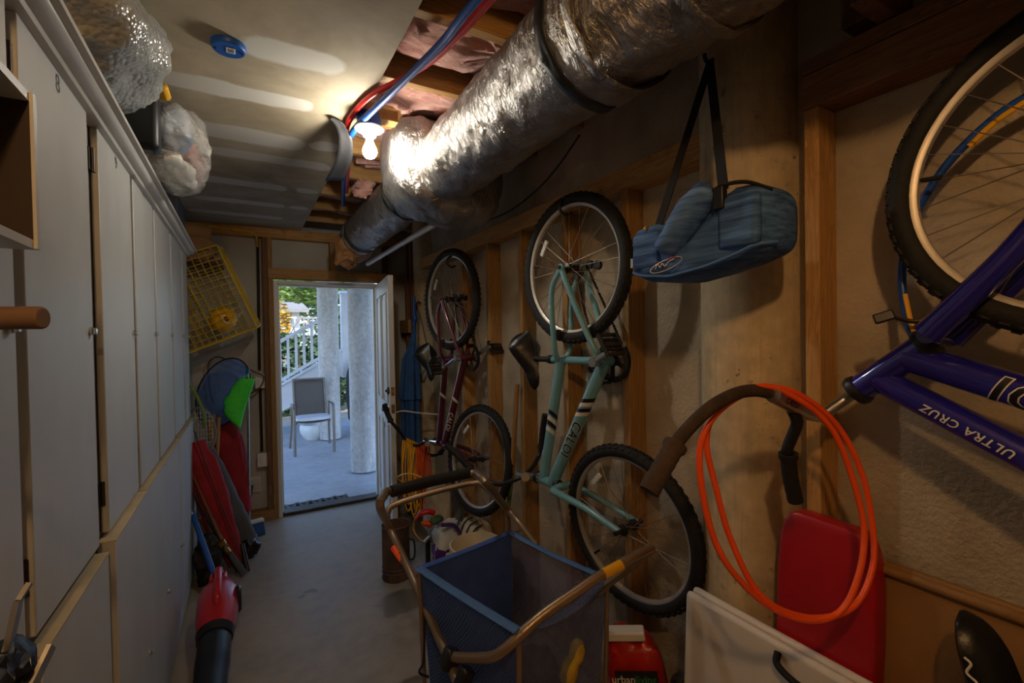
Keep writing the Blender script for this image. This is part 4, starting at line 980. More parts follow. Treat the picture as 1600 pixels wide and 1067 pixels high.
for (i, j) in ((0,0),(1,0),(0,1),(1,1)):
    ob('edge_rod', MB().cyl(TP(i,j,0), TP(i,j,1), .005, n=8), 'yellow_wire', tp)
    ob('edge_rod', MB().cyl(TP(i,0,j), TP(i,1,j), .005, n=8), 'yellow_wire', tp); ob('edge_rod', MB().cyl(TP(0,i,j), TP(1,i,j), .005, n=8), 'yellow_wire', tp)
fl_ = thing('trap_float', TP(.78,.32,.35)-V((0,0,.08)), 'round yellow float lying inside the wire trap', 'float')
fc = TP(.78,.32,.35)
ob('ball', MB().lathe([(.022,-.076),(.05,-.07),(.085,-.035),(.094,0),(.085,.035),(.05,.07),(.022,.076),(.02,.05),(.02,-.05)], fc, V((.25,-1,-.1)), 36, True), 'yellow_plastic', fl_)
ob('float_rope', MB().tube(cat([fc+V((0,-.08,0)), fc+V((.02,-.10,-.03)), fc+V((.06,-.07,-.03)), fc+V((.10,-.03,.02)), fc+V((.13,.0,.06))], 5), .0045, 6), 'label_white', fl_)

# ---------------------------------------------------------------- nets and bags in the far left corner
def hoop(c, rx, rz, ny, n=36, tilt=0):
    return [V(c)+V((math.cos(2*PI*i/n)*rx*math.cos(tilt)-math.sin(2*PI*i/n)*rz*math.sin(tilt), ny*math.sin(2*PI*i/n), math.cos(2*PI*i/n)*rx*math.sin(tilt)+math.sin(2*PI*i/n)*rz*math.cos(tilt))) for i in range(n)]
n1 = thing('landing_net', (-.12,4.4,.0), 'blue landing net with dark hoop under the wire trap', 'net')
cN = V((-0.145,4.300,1.159)); hp = hoop(cN, .17, .27, .03, tilt=-.35)
ob('hoop', MB().tube(hp, .006, 8, True), 'black_plastic', n1)
cen = cN+V((.02,-.13,-.06)); b = MB(); n_ = len(hp)
b.grid(lambda u, v: hp[int(round(u*n_)) % n_].lerp(cen, math.sin(v*PI/2)*.92)+V((0,.10*(1-v)*0,0))+V((0,-.05*math.sin(v*PI),0)), n_, 8); ob('net_bag', b, 'net_blue', n1)
ob('pole', MB().cyl(cN+V((-.05,.02,-.25)), V((-.28,4.2,.02)), .012), 'alloy', n1)
n2 = thing('hand_net', (.0,4.2,.0), 'bright green hand net hanging in front of the blue net', 'net')
g0, g1, g2, g3 = V((0.019,4.200,1.292)), V((-0.153,4.200,1.032)), V((-0.042,4.150,0.890)), V((0.016,4.200,0.966))
ob('hoop', MB().tube(cat([g0, (g0+g1)/2+V((-.01,-.03,.02)), g1, g1+V((.03,.04,.0)), (g0+g1)/2+V((.05,.06,.02)), g0+V((.0,.03,0))], 4, True), .005, 8, True), 'green_net', n2)
def gn(u, v):
    a = u*2*PI; c = g0.lerp(g2, .08+.92*v); w0 = .085*math.sin(PI*min(1, .18+.82*v))**.8+.004
    return c+V((math.cos(a)*w0*(1-.2*v)-.06*math.sin(v*PI), math.sin(a)*.04, -.02*math.sin(v*PI)))
ob('net_bag', MB().grid(gn, 20, 14), 'green_net', n2)
ob('pole', MB().cyl(g0+V((0,.02,.03)), V((.005,4.28,.12)), .0095), 'alloy', n2); ob('pole_tip', MB().cyl(g0+V((0,.02,0)), g0+V((0,.02,.045)), .013), 'blue_plastic', n2)
fr_ = MB().tube(cat([(-0.258,4.500,1.340),(-0.221,4.500,1.416),(-0.146,4.500,1.413),(0.081,4.500,1.285),(0.138,4.500,1.238),(0.078,4.500,1.133),(-0.177,4.500,1.037),(-0.241,4.500,1.105)], 4, True), .006, 8, True)
tag(ob('wire_frame', fr_, 'dark_wood_x'), 'thin brown wire frame on the wall behind the nets', 'frame')
def bag(name, pts, rs, m, label, flat=.6, cat_='bag', strap=None, ref=(1,0,0), amp=.012, seed=1):
    c = [V(q) for q in cat(pts, 6)]; L = len(c)
    rr = [rs[min(len(rs)-1, int(i/(L-1)*(len(rs)-1)))]*(1-((i/(L-1)*(len(rs)-1)) % 1))+rs[min(len(rs)-1, int(i/(L-1)*(len(rs)-1))+1)]*((i/(L-1)*(len(rs)-1)) % 1) for i in range(L)]
    t = thing(name, pts[-1], label, cat_); b = MB().tube(c, rr, 20, flat=flat, ref=ref)
    for i, q in enumerate(b.v): b.v[i] = q+V((1,1,.3))*amp*noise.noise(q*14+V((seed*9,0,0)))
    ob('cloth_body', b, m, t, ang=80)
    if strap:
        ob('strap', MB().tube(cat(strap, 5), .008, 6, flat=.4), 'black_web', t)
    return t
bag('chair_bag', [(-0.144,4.360,0.908),(-0.126,4.330,0.707),(-0.084,4.300,0.453),(-0.063,4.260,0.191)], [.06,.115,.11,.10,.08], 'red_cloth', 'red folding chair bag standing upright below the green net', .55, strap=[(-0.040,4.200,0.822),(-0.020,4.180,0.723),(-0.010,4.200,0.592)])
bag('chair_bag', [(-0.296,4.020,0.840),(-0.224,3.980,0.700),(-0.127,3.900,0.405),(-0.006,3.860,0.115)], [.03,.055,.07,.075,.06], 'grey_cloth', 'grey chair bag leaning between the two red bags', .8, seed=3)
bag('chair_bag', [(-0.298,3.850,0.872),(-0.249,3.800,0.657),(-0.166,3.740,0.308),(-0.077,3.700,0.039)], [.05,.085,.095,.08,.05], 'red_cloth', 'slanting red bag with dark piping beside the lockers', .55, seed=5, strap=[(-0.305,3.780,0.964),(-0.229,3.720,0.695),(-0.115,3.660,0.325),(-0.039,3.640,0.054)])
def pole(pts, r, m, label, name, cat_, tip=None):
    t = thing(name, pts[-1], label, cat_); ob('shaft', MB().tube(pts, r, 12), m, t)
    if tip: ob('tip', MB().tube(tip[0], tip[1], 10), tip[2], t)
    return t
pole([(-0.235,3.700,0.371), (-.035,3.555,.016)], [.012,.022], 'grey_cloth', 'dark grey closed umbrella leaning beside the red bag', 'umbrella', 'umbrella', ([(-0.253,3.720,0.403), (-0.211,3.680,0.287)], [.004,.012], 'label_grey'))
pole([(-0.315,3.620,0.465), (-0.176,3.300,0.124)], .0155, 'blue_plastic', 'bright blue pole leaning behind the leaf blower', 'blue_pole', 'pole')
pole([(-0.313,3.720,0.560), (-0.069,3.580,0.031)], [.006,.013], 'black_plastic', 'black fishing rod leaning next to the blue pole', 'fishing_rod', 'rod', ([(-0.138,3.600,0.190), (-0.124,3.595,0.163)], [.022,.022], 'brass'))
pole([(-0.323,3.780,0.674), (-0.126,3.550,0.190)], [.005,.011], 'dark_wood_z', 'brown fishing rod under the slanting red bag', 'fishing_rod', 'rod', ([(-0.167,3.560,0.262), (-0.154,3.560,0.234)], [.03,.03], 'brass'))
pole([(-0.044,3.720,0.155), (-0.011,3.620,-0.019)], [.016,.018], 'black_plastic', 'short black umbrella at the foot of the red bag', 'folded_umbrella', 'umbrella')
rk = thing('tennis_racket', (-.3,3.95,.7), 'old wooden tennis racket head above the slanting red bag', 'racket')
rc = V((-0.280,3.980,0.927)); hp = hoop(rc, .085, .155, .05, tilt=.15)
ob('racket_frame', MB().tube(hp, .009, 8, True), 'label_grey', rk)
b = MB()
for q in range(-4, 5):
    t_ = q/5; hh = math.sqrt(1-t_*t_); b.tube([rc+V((t_*.085,0,-hh*.15)), rc+V((t_*.085,0,hh*.15))], .0012, 4); b.tube([rc+V((-hh*.083,0,t_*.15)), rc+V((hh*.083,0,t_*.15))], .0012, 4)
ob('strings', b, 'label_white', rk)['kind'] = 'stuff'
ob('racket_handle', MB().cyl(rc+V((0,0,-.15)), rc+V((.04,.02,-.45)), .014), 'dark_wood_z', rk)
pipe([(-0.326,3.900,1.256),(-0.288,3.900,1.165),(-0.257,3.900,1.059),(-0.253,3.920,0.952)], .010, 'leaf_green', 'yellow green curved tube above the tennis racket', 'curved_tube', 'tube')
for q, p_ in enumerate(((-0.207,4.100,1.012),(-0.175,4.100,0.990),(-0.236,4.100,0.982))):
    pole([p_, (-.26+.03*q,4.05,.05)], .012, 'pine_z', ['middle','right','left'][q]+' one of three bare wooden handles below the blue net', 'tool_handle', 'handle')
br = thing('dust_brush', (.05,4.2,0), 'blue bristled dust brush standing by the back wall', 'brush')
ob('bristles', MB().box((.045,4.24,.055), (.13,.07,.11), Matrix.Rotation(.2,3,'Z'), .85), 'blue_jacket', br, bev=.006); ob('brush_head', MB().box((.045,4.24,.118), (.12,.06,.018), Matrix.Rotation(.2,3,'Z')), 'label_white', br, bev=.004)
ob('brush_handle', MB().tube(cat([(.0,4.40,.17),(.02,4.46,.26),(.035,4.52,.33)], 4), .007, 8), 'black_plastic', br)
tag(ob('white_jug', MB().loft([[V((-.045+.045*s*math.cos(a), 4.06+.05*s*math.sin(a), z_)) for a in [2*PI*k/16 for k in range(16)]] for s, z_ in ((.8,0),(1,.02),(1,.16),(.7,.22),(.3,.25),(.3,.28))]), 'white_plastic'), 'white plastic jug behind the grey bag', 'jug')
tag(ob('black_shoe_bag', MB().blob((-.01,3.88,.07), (.075,.10,.07), 2.4, .03, 12, 8, 28, 18), 'black_vinyl'), 'small black bag on the floor by the brush', 'bag')
tag(ob('tackle_bag', MB().blob((-.23,3.62,.15), (.075,.14,.15), 2.6, .04, 9, 9, 32, 20), 'soil_dark'), 'dark tackle bag on the floor against the locker end', 'bag')

# ---------------------------------------------------------------- leaf blower
lbw = thing('leaf_blower', (-.15,2.8,0), 'red cordless leaf blower with black nozzle beside the lockers', 'leaf blower')
ca = V((-.15,2.98,.17)); cbv = V((-.155,2.70,.125))
bd = MB().tube([ca+V((0,.09,.02)), ca+V((0,.07,.015)), ca, ca.lerp(cbv,.5), cbv], [.045,.075,.098,.095,.078], 28, ref=(1,0,0))
ob('motor_housing', bd, 'tool_red', lbw, ang=60)
ob('nozzle_collar', MB().tube([cbv+V((0,.015,.0)), cbv+V((0,-.03,-.012))], [.083,.076], 28, ref=(1,0,0)), 'black_plastic', lbw)
ob('nozzle', MB().tube(cat([cbv+V((0,-.02,-.01)), V((-.16,2.45,.085)), V((-.165,2.2,.062)), V((-.17,1.98,.055))], 5), [.070]*5+[.066]*5+[.058]*6, 28, ref=(1,0,0)), 'black_plastic', lbw)
hd = ob('handle', MB().tube(cat([ca+V((0,.12,.05)), ca+V((0,.08,.12)), ca+V((0,-.02,.125)), ca+V((0,-.14,.09)), ca+V((0,-.18,.05))], 5), .019, 14), 'tool_red', lbw)
ob('battery', MB().box(ca+V((-.005,.11,.03)), (.085,.09,.10)), 'tool_red', lbw, bev=.012); ob('battery_latch', MB().box(ca+V((-.005,.115,.085)), (.05,.05,.02)), 'black_plastic', lbw, bev=.005)
ob('air_intake', MB().lathe([(.01,0),(.066,0),(.07,.012),(.06,.022),(.05,.022),(0,.018)], ca+V((.084,-.04,-.01)), (1,0,0), 24), 'black_plastic', lbw)
ob('trigger', MB().box(ca+V((0,.02,.10)), (.014,.05,.02)), 'black_plastic', lbw)

# ---------------------------------------------------------------- denim bag on the column
dbg = thing('denim_bag', (1.10,.88,1.72), 'blue denim shoulder bag hanging from the concrete column', 'bag')
XB, ZB = 1.085, 1.705
def lerpl(t, tab):
    for (a0, v0), (a1, v1) in zip(tab, tab[1:]):
        if t <= a1: return v0+(v1-v0)*(t-a0)/(a1-a0)
    return tab[-1][1]
def prof(s):   # s 0..1 from the low far pouch to the tall near end: bottom, top, end rounding
    tp_ = lerpl(s, [(0,.15),(.08,.176),(.24,.18),(.34,.155),(.40,.105),(.50,.105),(.62,.16),(.72,.20),(.80,.212),(.9,.207),(1,.18)])
    bt = lerpl(s, [(0,.035),(.15,.012),(.38,.0),(.65,.012),(.85,.03),(1,.05)])
    e = min(1, (s/.07)) * min(1, (1-s)/.06); return bt, tp_, .40+.60*math.sqrt(max(0, e))
DY = lambda s: 1.045-.425*s
rings = []
for i in range(41):
    s = i/40; bt, tp_, e = prof(s); y = DY(s); hw = .088*e; mid = (bt+tp_)/2; hh = (tp_-bt)/2*(.6+.4*e); rg = []
    for k in range(28):
        a = 2*PI*k/28; cx, cz = math.cos(a), math.sin(a)
        sx = math.copysign(abs(cx)**.6, cx); sz = math.copysign(abs(cz)**.6, cz)
        p = V((XB+sx*hw, y, ZB+mid+sz*hh)); p += V((1,0,.6))*.010*noise.noise(p*15); rg.append(p)
    rings.append(rg)
ob('bag_body', MB().loft(rings), 'denim', dbg, ang=70)
ob('piping', MB().tube([V((XB-.087*prof(q/28)[2], DY(q/28), ZB+prof(q/28)[0]+.014)) for q in range(29)], .0045, 6), 'navy_trim', dbg)
fl0 = [V((XB-.085,DY(.36),ZB+.085)), V((XB-.092,DY(.47),ZB+.125)), V((XB-.095,DY(.60),ZB+.178)), V((XB-.085,DY(.70),ZB+.208))]
fp = ob('flap_pocket', MB().tube(cat(fl0, 5), [.030]+[.046]*5+[.05]*5+[.047]*4+[.034], 20, flat=.72, ref=(1,0,0)), 'denim_light', dbg, ang=70)
ob('stud_button', MB().lathe([(0,.0),(.008,0),(.008,.004),(0,.005)], (XB-.124,DY(.66),ZB+.195), (-1,-.2,.2), 14), 'brass', fp)
ob('stud_button', MB().lathe([(0,.0),(.007,0),(.007,.004),(0,.005)], (XB-.090,DY(.20),ZB+.158), (-1,-.2,.2), 14), 'brass', dbg)
ob('front_pocket', MB().box((XB-.083,DY(.19),ZB+.095), (.020,.10,.10)), 'denim', dbg, bev=.008)
ob('side_pocket', MB().box((XB-.083,DY(.86),ZB+.12), (.03,.10,.12)), 'denim', dbg, bev=.012)
ob('zipper', MB().tube(cat([V((XB-.06,DY(.62),ZB+.205)), V((XB-.075,DY(.74),ZB+.215)), V((XB-.07,DY(.88),ZB+.208)), V((XB-.03,DY(.97),ZB+.185))], 5), .005, 6), 'black_web', dbg)
ob('zip_pull', MB().box((XB-.075,DY(.03),ZB+.07), (.006,.01,.028)), 'alloy', dbg)
ob('buckle', MB().box((XB-.095,DY(.76),ZB+.18), (.02,.03,.055)), 'black_plastic', dbg, bev=.004)
nail = V((1.262,.946,2.392))
for e, nm in (((XB-.06,DY(.24),ZB+.165),0), ((XB-.08,DY(.76),ZB+.20),1)):
    e = V(e); b = MB(); b.bar(nail+V((-.01-.004*nm,-.006+.0*nm,0)), e, .026, .0035, up=(1,.1,0)); ob('shoulder_strap', b, 'black_web', dbg)
lg = thing  # woven logo patch on the front of the bag
pz = V((XB-.0915,DY(.36),ZB+.045)); b = MB().tube([pz+V((-.001*0,-.055*math.cos(2*PI*q/24)*(1 if True else 0),.014*math.sin(2*PI*q/24)-.010*math.cos(2*PI*q/24)*-1)) for q in range(24)], .0012, 5, True)
lo = ob('logo', b, 'decal_white', dbg)
ob('logo_mark', MB().tube(cat([pz+V((-.002,.035,-.006)), pz+V((-.002,.025,.006)), pz+V((-.002,.018,-.004)), pz+V((-.002,.010,.006)), pz+V((-.002,.0,-.003)), pz+V((-.002,-.012,.007)), pz+V((-.002,-.03,.012))], 5), .0014, 5), 'decal_white', lo)
ob('logo_mark', MB().tube(cat([pz+V((-.002,-.005,.012)), pz+V((-.002,-.02,.016)), pz+V((-.002,-.035,.017))], 4), .0018, 5), 'orange_cord', lo)
tag(ob('wall_nail', MB().tube(cat([nail+V((.03,0,.0)), nail+V((-.02,0,0)), nail+V((-.03,0,.02))], 3), .006, 8), 'steel_dark'), 'bent nail in the concrete column holding the denim bag', 'nail')

# ---------------------------------------------------------------- orange hose over the handlebar
def loop(pts, r, k=8): return MB().tube(cat(pts, k, True), r, 12, True)
hz_ = MB()
pa = [(0.952,0.605,1.449),(1.037,0.579,1.423),(1.117,0.544,1.353),(1.156,0.519,1.239),(1.164,0.501,1.127),(1.127,0.498,1.034),(1.079,0.513,0.968),(1.003,0.544,0.962),(0.919,0.582,1.009),(0.843,0.615,1.103),(0.809,0.631,1.213),(0.807,0.640,1.330),(0.850,0.628,1.402)]
pb = [(0.955,0.615,1.441),(1.047,0.585,1.433),(1.148,0.549,1.357),(1.196,0.519,1.244),(1.204,0.501,1.118),(1.175,0.493,1.036),(1.113,0.504,0.972),(1.017,0.542,0.963),(0.924,0.585,1.015),(0.881,0.623,1.127),(0.855,0.640,1.242),(0.836,0.647,1.338),(0.860,0.639,1.397)]
hs_ = thing('garden_hose', (1.003,0.544,0.962), 'bright orange hose coil looped over the blue handlebar', 'hose')
ob('coil', loop(pa, .0066), 'orange_hose', hs_); ob('coil', loop(pb, .0064), 'orange_hose', hs_)
# cable lock round the blue front wheel
lk = thing('cable_lock', (1.300,0.464,1.551), 'blue and yellow cable looped through the blue front wheel', 'cable')
ob('blue_cable', MB().tube(cat([(1.330,0.264,2.026),(1.330,0.333,1.995),(1.330,0.401,1.935),(1.330,0.445,1.871),(1.330,0.468,1.819),(1.310,0.482,1.733),(1.300,0.481,1.660),(1.280,0.463,1.579),(1.260,0.444,1.544)], 6), .0085, 10), 'blue_pex', lk)
ob('yellow_stripe', MB().tube(cat([(1.322,0.262,2.017),(1.322,0.331,1.983),(1.322,0.374,1.946)], 6), .006, 8), 'yellow_cord', lk)
ob('yellow_stripe', MB().tube(cat([(1.288,0.472,1.644),(1.268,0.454,1.579),(1.252,0.438,1.545)], 6), .005, 8), 'yellow_cord', lk)
bl = thing('brake_lever', (1.220,0.481,1.587), 'black brake lever hanging below the blue front wheel', 'lever')
ob('lever', MB().tube(cat([(1.250,0.414,1.585),(1.235,0.441,1.583),(1.220,0.463,1.592)], 4), .005, 8), 'steel_dark', bl); b = MB(); b.bar((1.215,0.464,1.600), (1.200,0.496,1.588), .022, .012, up=(1,0,0)); ob('lever_pad', b, 'black_plastic', bl, bev=.003)

# ---------------------------------------------------------------- things leaning on the right wall
wt = thing('folding_table', (1.2,.6,0), 'white folded plastic table with black handle in the right foreground', 'table')
def WT(s, t, z_): return V((1.150+.115*0+t+.06*z_*1.0, 1.005-s, z_))
b = MB()
def slab(t0, t1, s0, s1, z0, z1): return [WT(s,t,zq) for t in (t0,t1) for s, zq in ((s0,z0),(s1,z0),(s1,z1),(s0,z1))]
def slab_mb(*a): p = slab(*a); return MB().raw(p, [(0,1,2,3),(4,7,6,5),(0,4,5,1),(1,5,6,2),(2,6,7,3),(3,7,4,0)])
ob('table_half', slab_mb(-.005,.022,0,.95,.02,.752), 'white_plastic', wt, bev=.012); ob('table_half', slab_mb(.026,.050,.0,.95,.02,.755), 'white_plastic', wt, bev=.010)
ob('hinge_channel', slab_mb(.018,.032,.01,.94,.03,.735), 'label_grey', wt)
hdl = [WT(.30,-.012,.735), WT(.31,-.03,.715), WT(.36,-.035,.700), WT(.43,-.035,.700), WT(.48,-.03,.715), WT(.50,-.008,.735)]
ob('carry_handle', MB().tube(cat(hdl, 5), .009, 10), 'black_rubber', wt)
rc_ = MB(); P0 = lambda y, x, z_: V((x, y, z_))
pts = [[P0(.745-.02*0,1.262,.02),P0(.50,1.262,.02),P0(.47,1.322,.02),P0(.755,1.322,.02)]]
b = MB().blob((0,0,0), (.036,.118,.545), 7, 0, 1, 0, 48, 32, M=Matrix.Rotation(R(0),3,'Y'))
tag(ob('red_container', b, 'red_plastic', mw=Matrix.Translation((1.288,.645,.540)) @ Matrix.Rotation(R(1.5),4,'X'), ang=60), 'tall red plastic container standing behind the white table', 'container')
tn = thing('tan_tray', (1.33,.2,0), 'large tan plastic board with rounded rim leaning on the right wall', 'board')
def rr(y0, y1, z0, z1, r, n=6):
    out = []
    for (cy, cz, a0) in ((y1-r,z1-r,0),(y0+r,z1-r,90),(y0+r,z0+r,180),(y1-r,z0+r,270)):
        for q in range(n+1): a = R(a0+90*q/n); out.append((cy+r*math.cos(a), cz+r*math.sin(a)))
    return out
bo = rr(-.35, .580, .01, 1.01, .05); XT = lambda z_: 1.255+.045*z_
ob('board', MB().prism([(XT(z_)+.018, y, z_+.0*y) for y, z_ in bo], (.020,0,0)), 'tan_plastic', tn, bev=.004)
ob('rim', MB().tube([(XT(z_)+.014, y, z_) for y, z_ in rr(-.335,.565,.025,.995,.045)], .0125, 10, True), 'tan_plastic', tn)
for o_ in list(tn.children): pass

# brace above the right top plate
beam('brace', 1.20, 1.416, .50, .54, 2.295, 2.538, wr, 'dark_wood'); beam('brace', 1.335, 1.416, .545, .62, 2.33, 2.538, wr, 'dark_wood')

# ---------------------------------------------------------------- folding cart
ct = thing('utility_cart', (.78,1.39,0), 'folding cart with bronze tubes and blue mesh basket', 'cart')
ca_, cb_, cc_, cd_ = V((.517,1.586,.75)), V((.934,1.674,.75)), V((1.029,1.189,.75)), V((.637,1.104,.75)); cen = (ca_+cb_+cc_+cd_)/4
def low_(p, z_=.16, s=.86): q = cen.lerp(p, s); q.z = z_; return q
def panel(p, q, sag, m, nm, z1=0, bul=.02):
    pl, ql = low_(p), low_(q); n_ = (q-p).cross(V((0,0,1))).normalized()
    b = MB().grid(lambda u, v: (p.lerp(q, u)).lerp(pl.lerp(ql, u), v)+V((0,0,-sag*math.sin(u*PI)*(1-v)))+n_*bul*math.sin(u*PI)*math.sin(v*PI)+n_*.006*noise.noise(V((u*5,v*5,sag*50))), 16, 16)
    return ob(nm, b, m, ct, ang=80)
panel(ca_, cb_, .004, 'navy_cloth', 'solid_panel'); panel(cb_, cc_, .008, 'mesh_grey', 'mesh_panel'); panel(cc_, cd_, .035, 'mesh_grey', 'mesh_panel'); panel(cd_, ca_, .004, 'mesh_blue', 'mesh_panel')
ob('basket_floor', MB().grid(lambda u, v: low_(ca_).lerp(low_(cb_), u).lerp(low_(cd_).lerp(low_(cc_), u), v), 4, 4), 'navy_cloth', ct, thick=.004)
ins = MB().grid(lambda u, v: (ca_.lerp(cd_, .015)).lerp(cb_.lerp(cc_, .015), u).lerp(low_(ca_).lerp(low_(cb_), u), v), 8, 8); ob('liner', ins, 'navy_cloth', ct)
def hem(p, q, sag, m, w_=.028):
    b = MB(); pts = [p.lerp(q, t/12)+V((0,0,-sag*math.sin(PI*t/12)+.004)) for t in range(13)]
    b.tube(pts, w_/2, 8, flat=.35, ref=(q-p).cross(V((0,0,1)))); return ob('rim_tape', b, m, ct)
hem(ca_, cb_, .004, 'navy_cloth'); hem(cb_, cc_, .008, 'navy_trim'); hem(cc_, cd_, .035, 'mesh_grey'); hem(cd_, ca_, .004, 'navy_trim', .034)
TB = .0152
jn = V((0.520,1.321,0.587))
ob('handle_tube', MB().tube(cat([(0.803,1.768,1.000),(0.478,1.729,1.000),(0.421,1.675,1.000),(0.396,1.630,0.980),(0.518,1.994,0.759),(0.533,1.754,0.664),(0.537,1.542,0.594),(0.530,1.361,0.563),(0.521,1.251,0.544)], 6), TB, 12), 'bronze_tube', ct)
ob('handle_tube', MB().tube(cat([(0.788,1.767,1.000),(0.814,1.729,1.000),(0.806,1.616,0.990),(1.002,1.833,0.796),(1.025,1.750,0.744),(1.049,1.654,0.680)], 6), TB, 12), 'bronze_tube', ct)
ob('foam_grip', MB().tube([(0.458,1.708,1.000),(0.619,1.746,1.000),(0.805,1.766,1.000)], .0215, 16), 'grip_foam', ct)
ob('cross_tube', MB().tube(cat([(0.522,2.027,0.775),(0.530,2.046,0.800),(0.568,2.059,0.823),(0.747,2.038,0.853),(0.916,1.998,0.873),(0.957,1.952,0.866),(0.997,1.847,0.801)], 6), TB*.9, 12), 'bronze_tube', ct)
ob('front_tube', MB().tube(cat([(0.523,1.343,0.581),(0.550,1.236,0.631),(0.577,1.152,0.675),(0.597,1.118,0.706),(0.646,1.102,0.744),(0.720,1.095,0.781),(0.821,1.084,0.817),(0.921,1.073,0.851),(1.100,1.052,0.893)], 6), .0150, 12), 'bronze_tube', ct)
ob('front_tube', MB().tube(cat([(1.115,1.067,0.878),(1.054,1.134,0.793),(0.994,1.191,0.717),(0.934,1.235,0.638)], 5), .0125, 12), 'bronze_tube', ct)
ob('tube_sleeve', MB().tube([(0.915,1.071,0.850), (0.979,1.064,0.865)], .0162, 12), 'yellow_plastic', ct)
ob('side_tube', MB().tube(cat([(1.012,1.850,0.794),(1.032,1.860,0.713),(1.037,1.867,0.606)], 4), .009, 10), 'bronze_tube', ct)
ob('side_tube', MB().tube([(1.027,1.816,0.677),(1.039,1.741,0.724)], .006, 8), 'bronze_tube', ct)
ob('joint', MB().box(V((0.524,1.330,0.580)), (.05,.045,.06), Matrix.Rotation(.5,3,'Y')), 'black_plastic', ct, bev=.008)
ob('joint', MB().box(V((0.533,1.245,0.572)), (.04,.04,.06), Matrix.Rotation(.5,3,'Y')), 'black_plastic', ct, bev=.008)
b = MB(); b.bar((0.508,1.884,0.706), (0.527,1.826,0.672), .03, .018, up=(1,-1,0)); ob('release_clip', b, 'orange_hose', ct, bev=.005)
ob('release_clip', MB().cyl((0.506,1.885,0.713), (0.518,1.855,0.694), .012), 'orange_hose', ct)
for q in (ca_, cb_, cc_, cd_):
    l0, l1 = low_(q, .74, 1.0), low_(q, .09, .95)
    ob('corner_post', MB().cyl(l0, l1, .008, n=10), 'bronze_tube', ct)
    wq = ob('caster', MB().lathe([(.0,-.014),(.06,-.014),(.075,-.008),(.075,.008),(.06,.014),(0,.014)], V((l1.x,l1.y,.076)), V((1,.2,0)), 24), 'black_rubber', ct)
    ob('caster_hub', MB().lathe([(0,-.018),(.022,-.018),(.022,.018),(0,.018)], V((l1.x,l1.y,.076)), V((1,.2,0)), 14), 'label_grey', wq)
ob('hanging_strap', MB().tube(cat([(0.553,1.605,0.707),(0.529,1.570,0.593),(0.502,1.514,0.478),(0.482,1.502,0.449),(0.506,1.477,0.439)], 5), .008, 6, flat=.4), 'black_web', ct)
# contents of the basket
tag(ob('yellow_sponge', MB().blob((0,0,0), (.022,.026,.066), 3, .014, 18, 3, 24, 16), 'yellow_wire', mw=Matrix.Translation((0.891,1.200,0.514)) @ Matrix.Rotation(.5,4,'Y')), 'yellow netted roll inside the cart basket', 'roll')
tag(ob('dark_towel', MB().blob((.83,1.40,.30), (.15,.17,.11), 2.6, .06, 7, 3, 36, 20), 'grill_cover'), 'crumpled dark cloth lying in the cart basket', 'cloth')
tag(ob('wine_red_cloth', MB().blob((0,0,0), (.05,.05,.035), 2.2, .03, 10, 5, 24, 16), 'maroon_paint', mw=Matrix.Translation((.78,1.40,.44))), 'small wine red cloth on top inside the cart basket', 'cloth')

# ---------------------------------------------------------------- floor clutter by the right wall
sv = thing('stove_pipe', (.83,3.02,0), 'rusty brown metal pipe standing open on the floor', 'pipe')
ob('pipe_wall', MB().lathe([(.088,.0),(.092,.012),(.088,.03),(.088,.33),(.092,.345),(.086,.35),(.084,.34),(.084,.01)], (.83,3.02,0), (0,0,1), 36, True), 'rust_steel', sv)
for z_ in (.05, .075): ob('bead', MB().lathe([(.088,z_-.004),(.092,z_),(.088,z_+.004)], (.83,3.02,0), (0,0,1), 36), 'rust_steel', sv)
b = MB().tube(cat([(.90,2.955,.12),(.925,2.935,.14),(.925,2.935,.24),(.90,2.955,.26)], 4), .006, 8); ob('handle', b, 'steel_dark', sv)
bu = thing('bucket', (1.10,2.36,0), 'cream plastic bucket behind the cart basket', 'bucket')
ob('bucket_wall', MB().lathe([(0,.0),(.125,.0),(.144,.385),(.152,.39),(.152,.420),(.145,.424),(.140,.418),(.120,.012),(0,.012)], (1.09,2.33,0), (0,0,1), 40), 'cream_plastic', bu)
ob('bail', MB().tube(cat([(1.10-.15,2.36,.34),(1.0,2.26,.30),(1.10,2.21,.28),(1.2,2.26,.30),(1.25,2.36,.34)], 4), .003, 6), 'steel_dark', bu)
sb = thing('seed_bag', (1.10,2.78,0), 'white and purple seed bag folded open beside the bucket', 'bag')
b = MB().blob((0,0,0), (.095,.085,.19), 3.2, .03, 9, 3, 36, 24); ob('sack', b, 'label_white', sb, Matrix.Translation((1.10,2.78,.20)))
b = MB().blob((0,0,0), (.098,.088,.075), 3.6, .02, 9, 3, 36, 16); ob('purple_band', b, 'purple_print', sb, Matrix.Translation((1.098,2.778,.20)))
ob('purple_edge', MB().tube(cat([(1.145,2.69,.18),(1.15,2.69,.30),(1.11,2.70,.385),(1.03,2.72,.40)], 5), .012, 8), 'purple_print', sb)
ob('label', MB().box((1.062,2.690,.215), (.03,.004,.035), Matrix.Rotation(-.3,3,'Z')), 'label_white', sb)
gl = thing('garden_gloves', (1.02,2.86,.38), 'red and green garden gloves draped over the seed bag', 'gloves')
ob('red_glove', MB().tube(cat([(0.917,2.860,0.409),(0.944,2.850,0.444),(0.987,2.840,0.454),(1.030,2.830,0.440)], 4), [.015]*4+[.024]*4+[.026]*5, 12, flat=.7), 'tool_red', gl, ang=80)
ob('green_glove', MB().blob((0,0,0), (.045,.035,.024), 2.2, .015, 14, 2, 24, 16), 'leaf_dark', gl, Matrix.Translation((1.031,2.800,0.405)))
